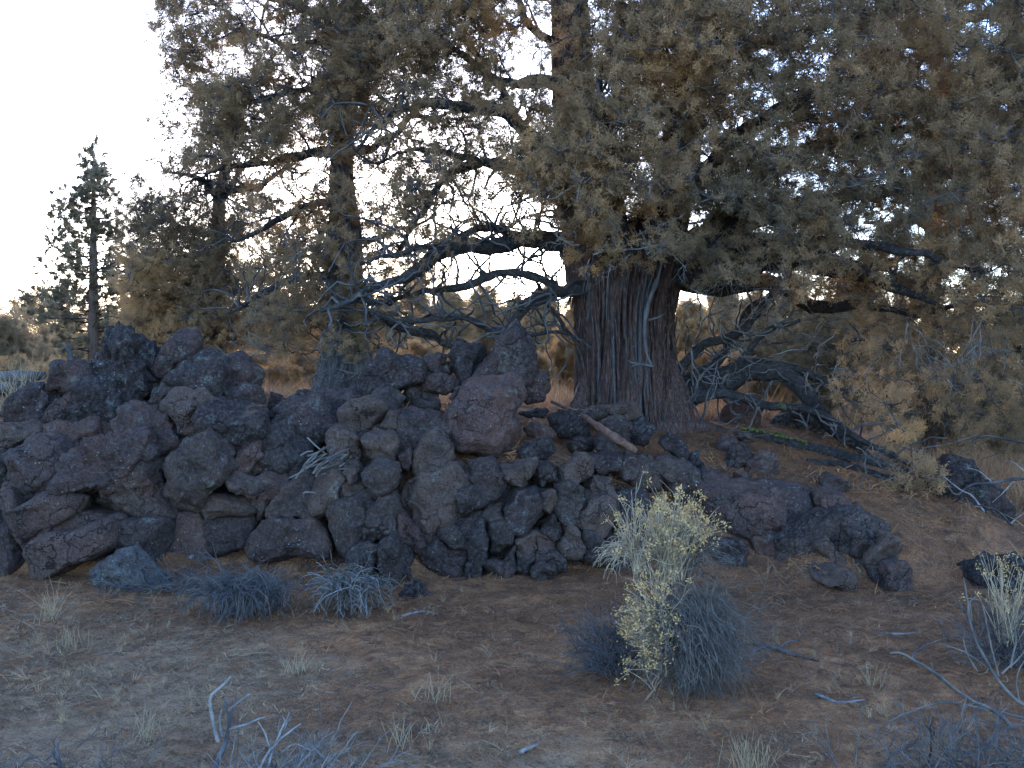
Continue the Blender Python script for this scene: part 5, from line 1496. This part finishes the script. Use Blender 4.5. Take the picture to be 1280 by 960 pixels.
branch_thing('dead_branch', 'large pale dead branch sprawling in from the right frame edge', 'branch',
    [([(1310,905,4.3),(1265,870,4.3),(1240,838,4.3),(1220,800,4.32),(1210,760,4.35),(1205,722,4.35)], .009, .003),
     ([(1290,935,4.2),(1245,890,4.2),(1205,870,4.2),(1165,838,4.2),(1130,818,4.25),(1112,816,4.25)], .010, .004),
     ([(1290,900,4.2),(1240,888,4.2),(1200,880,4.2),(1165,880,4.2),(1115,900,4.15),(1080,930,4.1)], .007, .002)],
    [([(1248,845,4.3),(1238,800,4.3),(1230,765,4.3),(1226,748,4.3)], .005, .002), ([(1215,775,4.33),(1212,755,4.3),(1220,745,4.3)], .004, .002), ([(1252,842,4.3),(1275,820,4.3),(1295,790,4.3)], .005, .002),
     ([(1262,835,4.3),(1270,800,4.3),(1270,775,4.3),(1290,755,4.3)], .005, .002), ([(1222,838,4.3),(1210,820,4.3),(1204,800,4.3),(1206,785,4.3)], .004, .002),
     ([(1235,835,4.3),(1205,815,4.3),(1178,806,4.3)], .004, .002), ([(1190,860,4.2),(1170,845,4.2),(1165,828,4.2)], .005, .002), ([(1207,870,4.2),(1202,895,4.15),(1205,920,4.15),(1213,924,4.15)], .004, .002),
     ([(1140,822,4.25),(1150,810,4.25),(1175,800,4.25)], .006, .002, 'stem_dark'), ([(1282,930,4.2),(1240,905,4.2),(1210,900,4.2),(1190,905,4.2)], .004, .002),
     ([(1195,905,4.1),(1180,925,4.1),(1176,960,4.1)], .005, .003), ([(1228,925,4.1),(1222,945,4.1),(1222,975,4.1)], .004, .003), ([(1275,880,4.3),(1270,850,4.3),(1280,825,4.3)], .005, .002)], mat='stem_grey')
# second rabbitbrush at right
r2 = empty('rabbitbrush', gpoint(1262, 830), label='small straw-coloured rabbitbrush tuft rising at the right frame edge', cat='shrub')
tips = []
a = Acc(); stems(a, 46, P(1256,800,4.95), [.02,.03,.02], lambda i: (rng.normal() * .2, rng.normal() * .25, 1), .40, .0026, droop=.02, curl=.08, side=1, tips=tips)
a.build('stems', M['stem_pale'], r2, kind='stuff')
a = Acc(); flowers(a, tips, .45, .012); a.build('flower_heads', M['flower'], r2, kind='stuff')
# bare drooping branch over the right boulder
branch_thing('drooping_branch', 'bare twiggy branch reaching in over the clearing from the right edge', 'branch',
    [([(1330,600,7.9),(1280,598,7.9),(1245,603,7.9),(1215,606,7.9),(1195,618,7.9),(1180,600,7.9),(1172,590,7.9)], .016, .005, 'twig'),
     ([(1320,560,8.4),(1265,550,8.4),(1225,545,8.4),(1180,556,8.4),(1150,560,8.4)], .012, .004, 'twig'), ([(1230,640,7.8),(1215,620,7.8),(1200,612,7.8),(1180,596,7.8)], .008, .004, 'deadwood'), ([(1330,690,7.6),(1290,672,7.6),(1262,655,7.6),(1250,640,7.6),(1225,632,7.6),(1200,625,7.6)], .009, .004, 'twig')],
    [([(1270,598,7.9),(1255,615,7.9),(1240,628,7.9)], .006, .002), ([(1240,603,7.9),(1225,590,7.9),(1210,585,7.9)], .006, .002), ([(1290,598,7.9),(1270,580,7.9),(1255,577,7.9)], .006, .002),
     ([(1262,655,7.6),(1280,640,7.6),(1290,625,7.6)], .005, .002), ([(1225,545,8.4),(1210,560,8.4),(1190,575,8.4)], .005, .002, 'twig'), ([(1265,550,8.4),(1250,565,8.4),(1225,575,8.4)], .005, .002, 'twig')])

# ------------------------------------------------------------------ grass tufts and litter
def tuft(px, py, n, L, label, spread=.03, mat='grass'):
    b = gpoint(px, py)
    a = Acc(); stems(a, n, b, [spread, spread, 0], lambda i: (rng.normal() * .32, rng.normal() * .3, 1), L, .0016, droop=.15, curl=.07, side=0, nodes=6)
    a.build('grass_tuft', M[mat], None, origin=tuple(b), label=label, cat='grass tuft', group='dry grass tufts on the open ground')
tuft(548, 878, 18, .14, 'thin dry tuft standing alone left of the bottom centre')
tuft(372, 842, 22, .13, 'dry tuft between the dead brush and the dark dead branch', .035)
tuft(68, 775, 24, .24, 'tall dry wisps before the left heap')
tuft(938, 975, 60, .15, 'dense pale tuft at the bottom edge below the rabbitbrush', .035)
tuft(1088, 860, 16, .13, 'small dry tuft between the broken stick and the right branches')
tuft(178, 930, 26, .13, 'low dry tuft near the bottom left', .035)
tuft(505, 935, 20, .12, 'sparse tuft at the bottom, left of the tiny bleached stick', .035)
tuft(88, 812, 22, .15, 'sparse tuft on the grey dust below the tall wisps', .035)
tuft(1180, 955, 18, .18, 'straw tuft inside the bottom right brush', .035)
b = P(22, 512, 8.15)
a = Acc(); stems(a, 60, b, [.09, .05, .01], lambda i: (rng.normal() * .38 - .1, rng.normal() * .3, 1), .42, .0028, droop=.25, curl=.08, side=0, nodes=6)
a.build('grass_tuft', M['grass'], None, origin=tuple(b), label='bleached grass clump growing behind the heap at the left edge', cat='grass tuft', group='dry grass tufts on the open ground')

def ground_pts(n, x0, x1, y0, y1, keep):
    y = rng.uniform(y0 ** 1.0, y1, n); x = rng.uniform(x0, x1, n) * y
    k = keep(x, y) > rng.random(n); x, y = x[k], y[k]
    return np.stack([x, y, ground_z(x, y)], 1)
def noise01(x, y, s, seed): return .5 + .5 * np.clip(fbm(np.stack([x * s, y * s, x * 0], 1), 3, seed), -1, 1)
p = ground_pts(170000, -.62, .62, 3.2, 10.2, lambda x, y: .15 + .85 * noise01(x, y, 2.5, 3) ** 1.5)
du = np.clip(duff_amount(p[:, 0], p[:, 1]), 0, 1)
tint = np.where(rng.random(len(p)) < .45 + .5 * du, rng.uniform(0, .55, len(p)), rng.uniform(.45, .85, len(p)))
e = .04                                            # lay every piece on the slope under it
nx_ = -(ground_z(p[:, 0] + e, p[:, 1]) - ground_z(p[:, 0] - e, p[:, 1])) / (2 * e)
ny_ = -(ground_z(p[:, 0], p[:, 1] + e) - ground_z(p[:, 0], p[:, 1] - e)) / (2 * e)
Z = np.stack([nx_ + rng.normal(size=len(p)) * .1, ny_ + rng.normal(size=len(p)) * .1, np.ones(len(p))], 1)
Z /= np.linalg.norm(Z, axis=1, keepdims=True)
az = rng.uniform(0, 6.28, len(p)); X = np.stack([np.cos(az), np.sin(az), az * 0], 1)
X -= (X * Z).sum(1, keepdims=True) * Z; X /= np.linalg.norm(X, axis=1, keepdims=True)
Yv = np.cross(Z, X)
rot = np.stack([np.arctan2(Yv[:, 2], Z[:, 2]), -np.arcsin(np.clip(X[:, 2], -1, 1)), np.arctan2(X[:, 1], X[:, 0])], 1)
p[:, 2] += .003
scatter('needle_litter', BIT, p, rot, np.where(rng.random(len(p)) < .06, rng.uniform(.10, .2, len(p)), rng.uniform(.03, .08, len(p))) * np.clip(p[:, 1] / 6, .7, 1.5), tint, 6, label='fallen juniper needles, bark crumbs and twiglets strewn over the ground', cat='litter')
p = ground_pts(4500, -.62, .62, 3.2, 7.0, lambda x, y: np.clip(noise01(x, y, 1.3, 12) * 1.6 - .45, 0, 1) * (.25 + .9 * np.clip(-.0 - x / y, 0, .3) / .3 + .5 * np.clip(4.6 - y, 0, 1)))
d = np.stack([rng.normal(size=len(p)), rng.normal(size=len(p)), .55 + .8 * rng.random(len(p))], 1)
scatter('dry_grass', GRA, p, dir_rot(d), rng.uniform(.04, .12, len(p)), rng.uniform(.6, .95, len(p)), 4, label='sparse flattened dry grass over the pale dust', cat='grass')
p = ground_pts(60000, -.7, .7, 9.8, 36, lambda x, y: .6 + 0 * x)
d = np.stack([rng.normal(size=len(p)) * .4, rng.normal(size=len(p)) * .4, np.ones(len(p))], 1)
scatter('dry_grass', GRA, p, dir_rot(d), rng.uniform(.18, .5, len(p)), np.where(rng.random(len(p)) < .5, rng.uniform(.05, .45, len(p)), rng.uniform(.6, .9, len(p))), 4, label='tan bunch grass covering the flat behind the ridge', cat='grass')
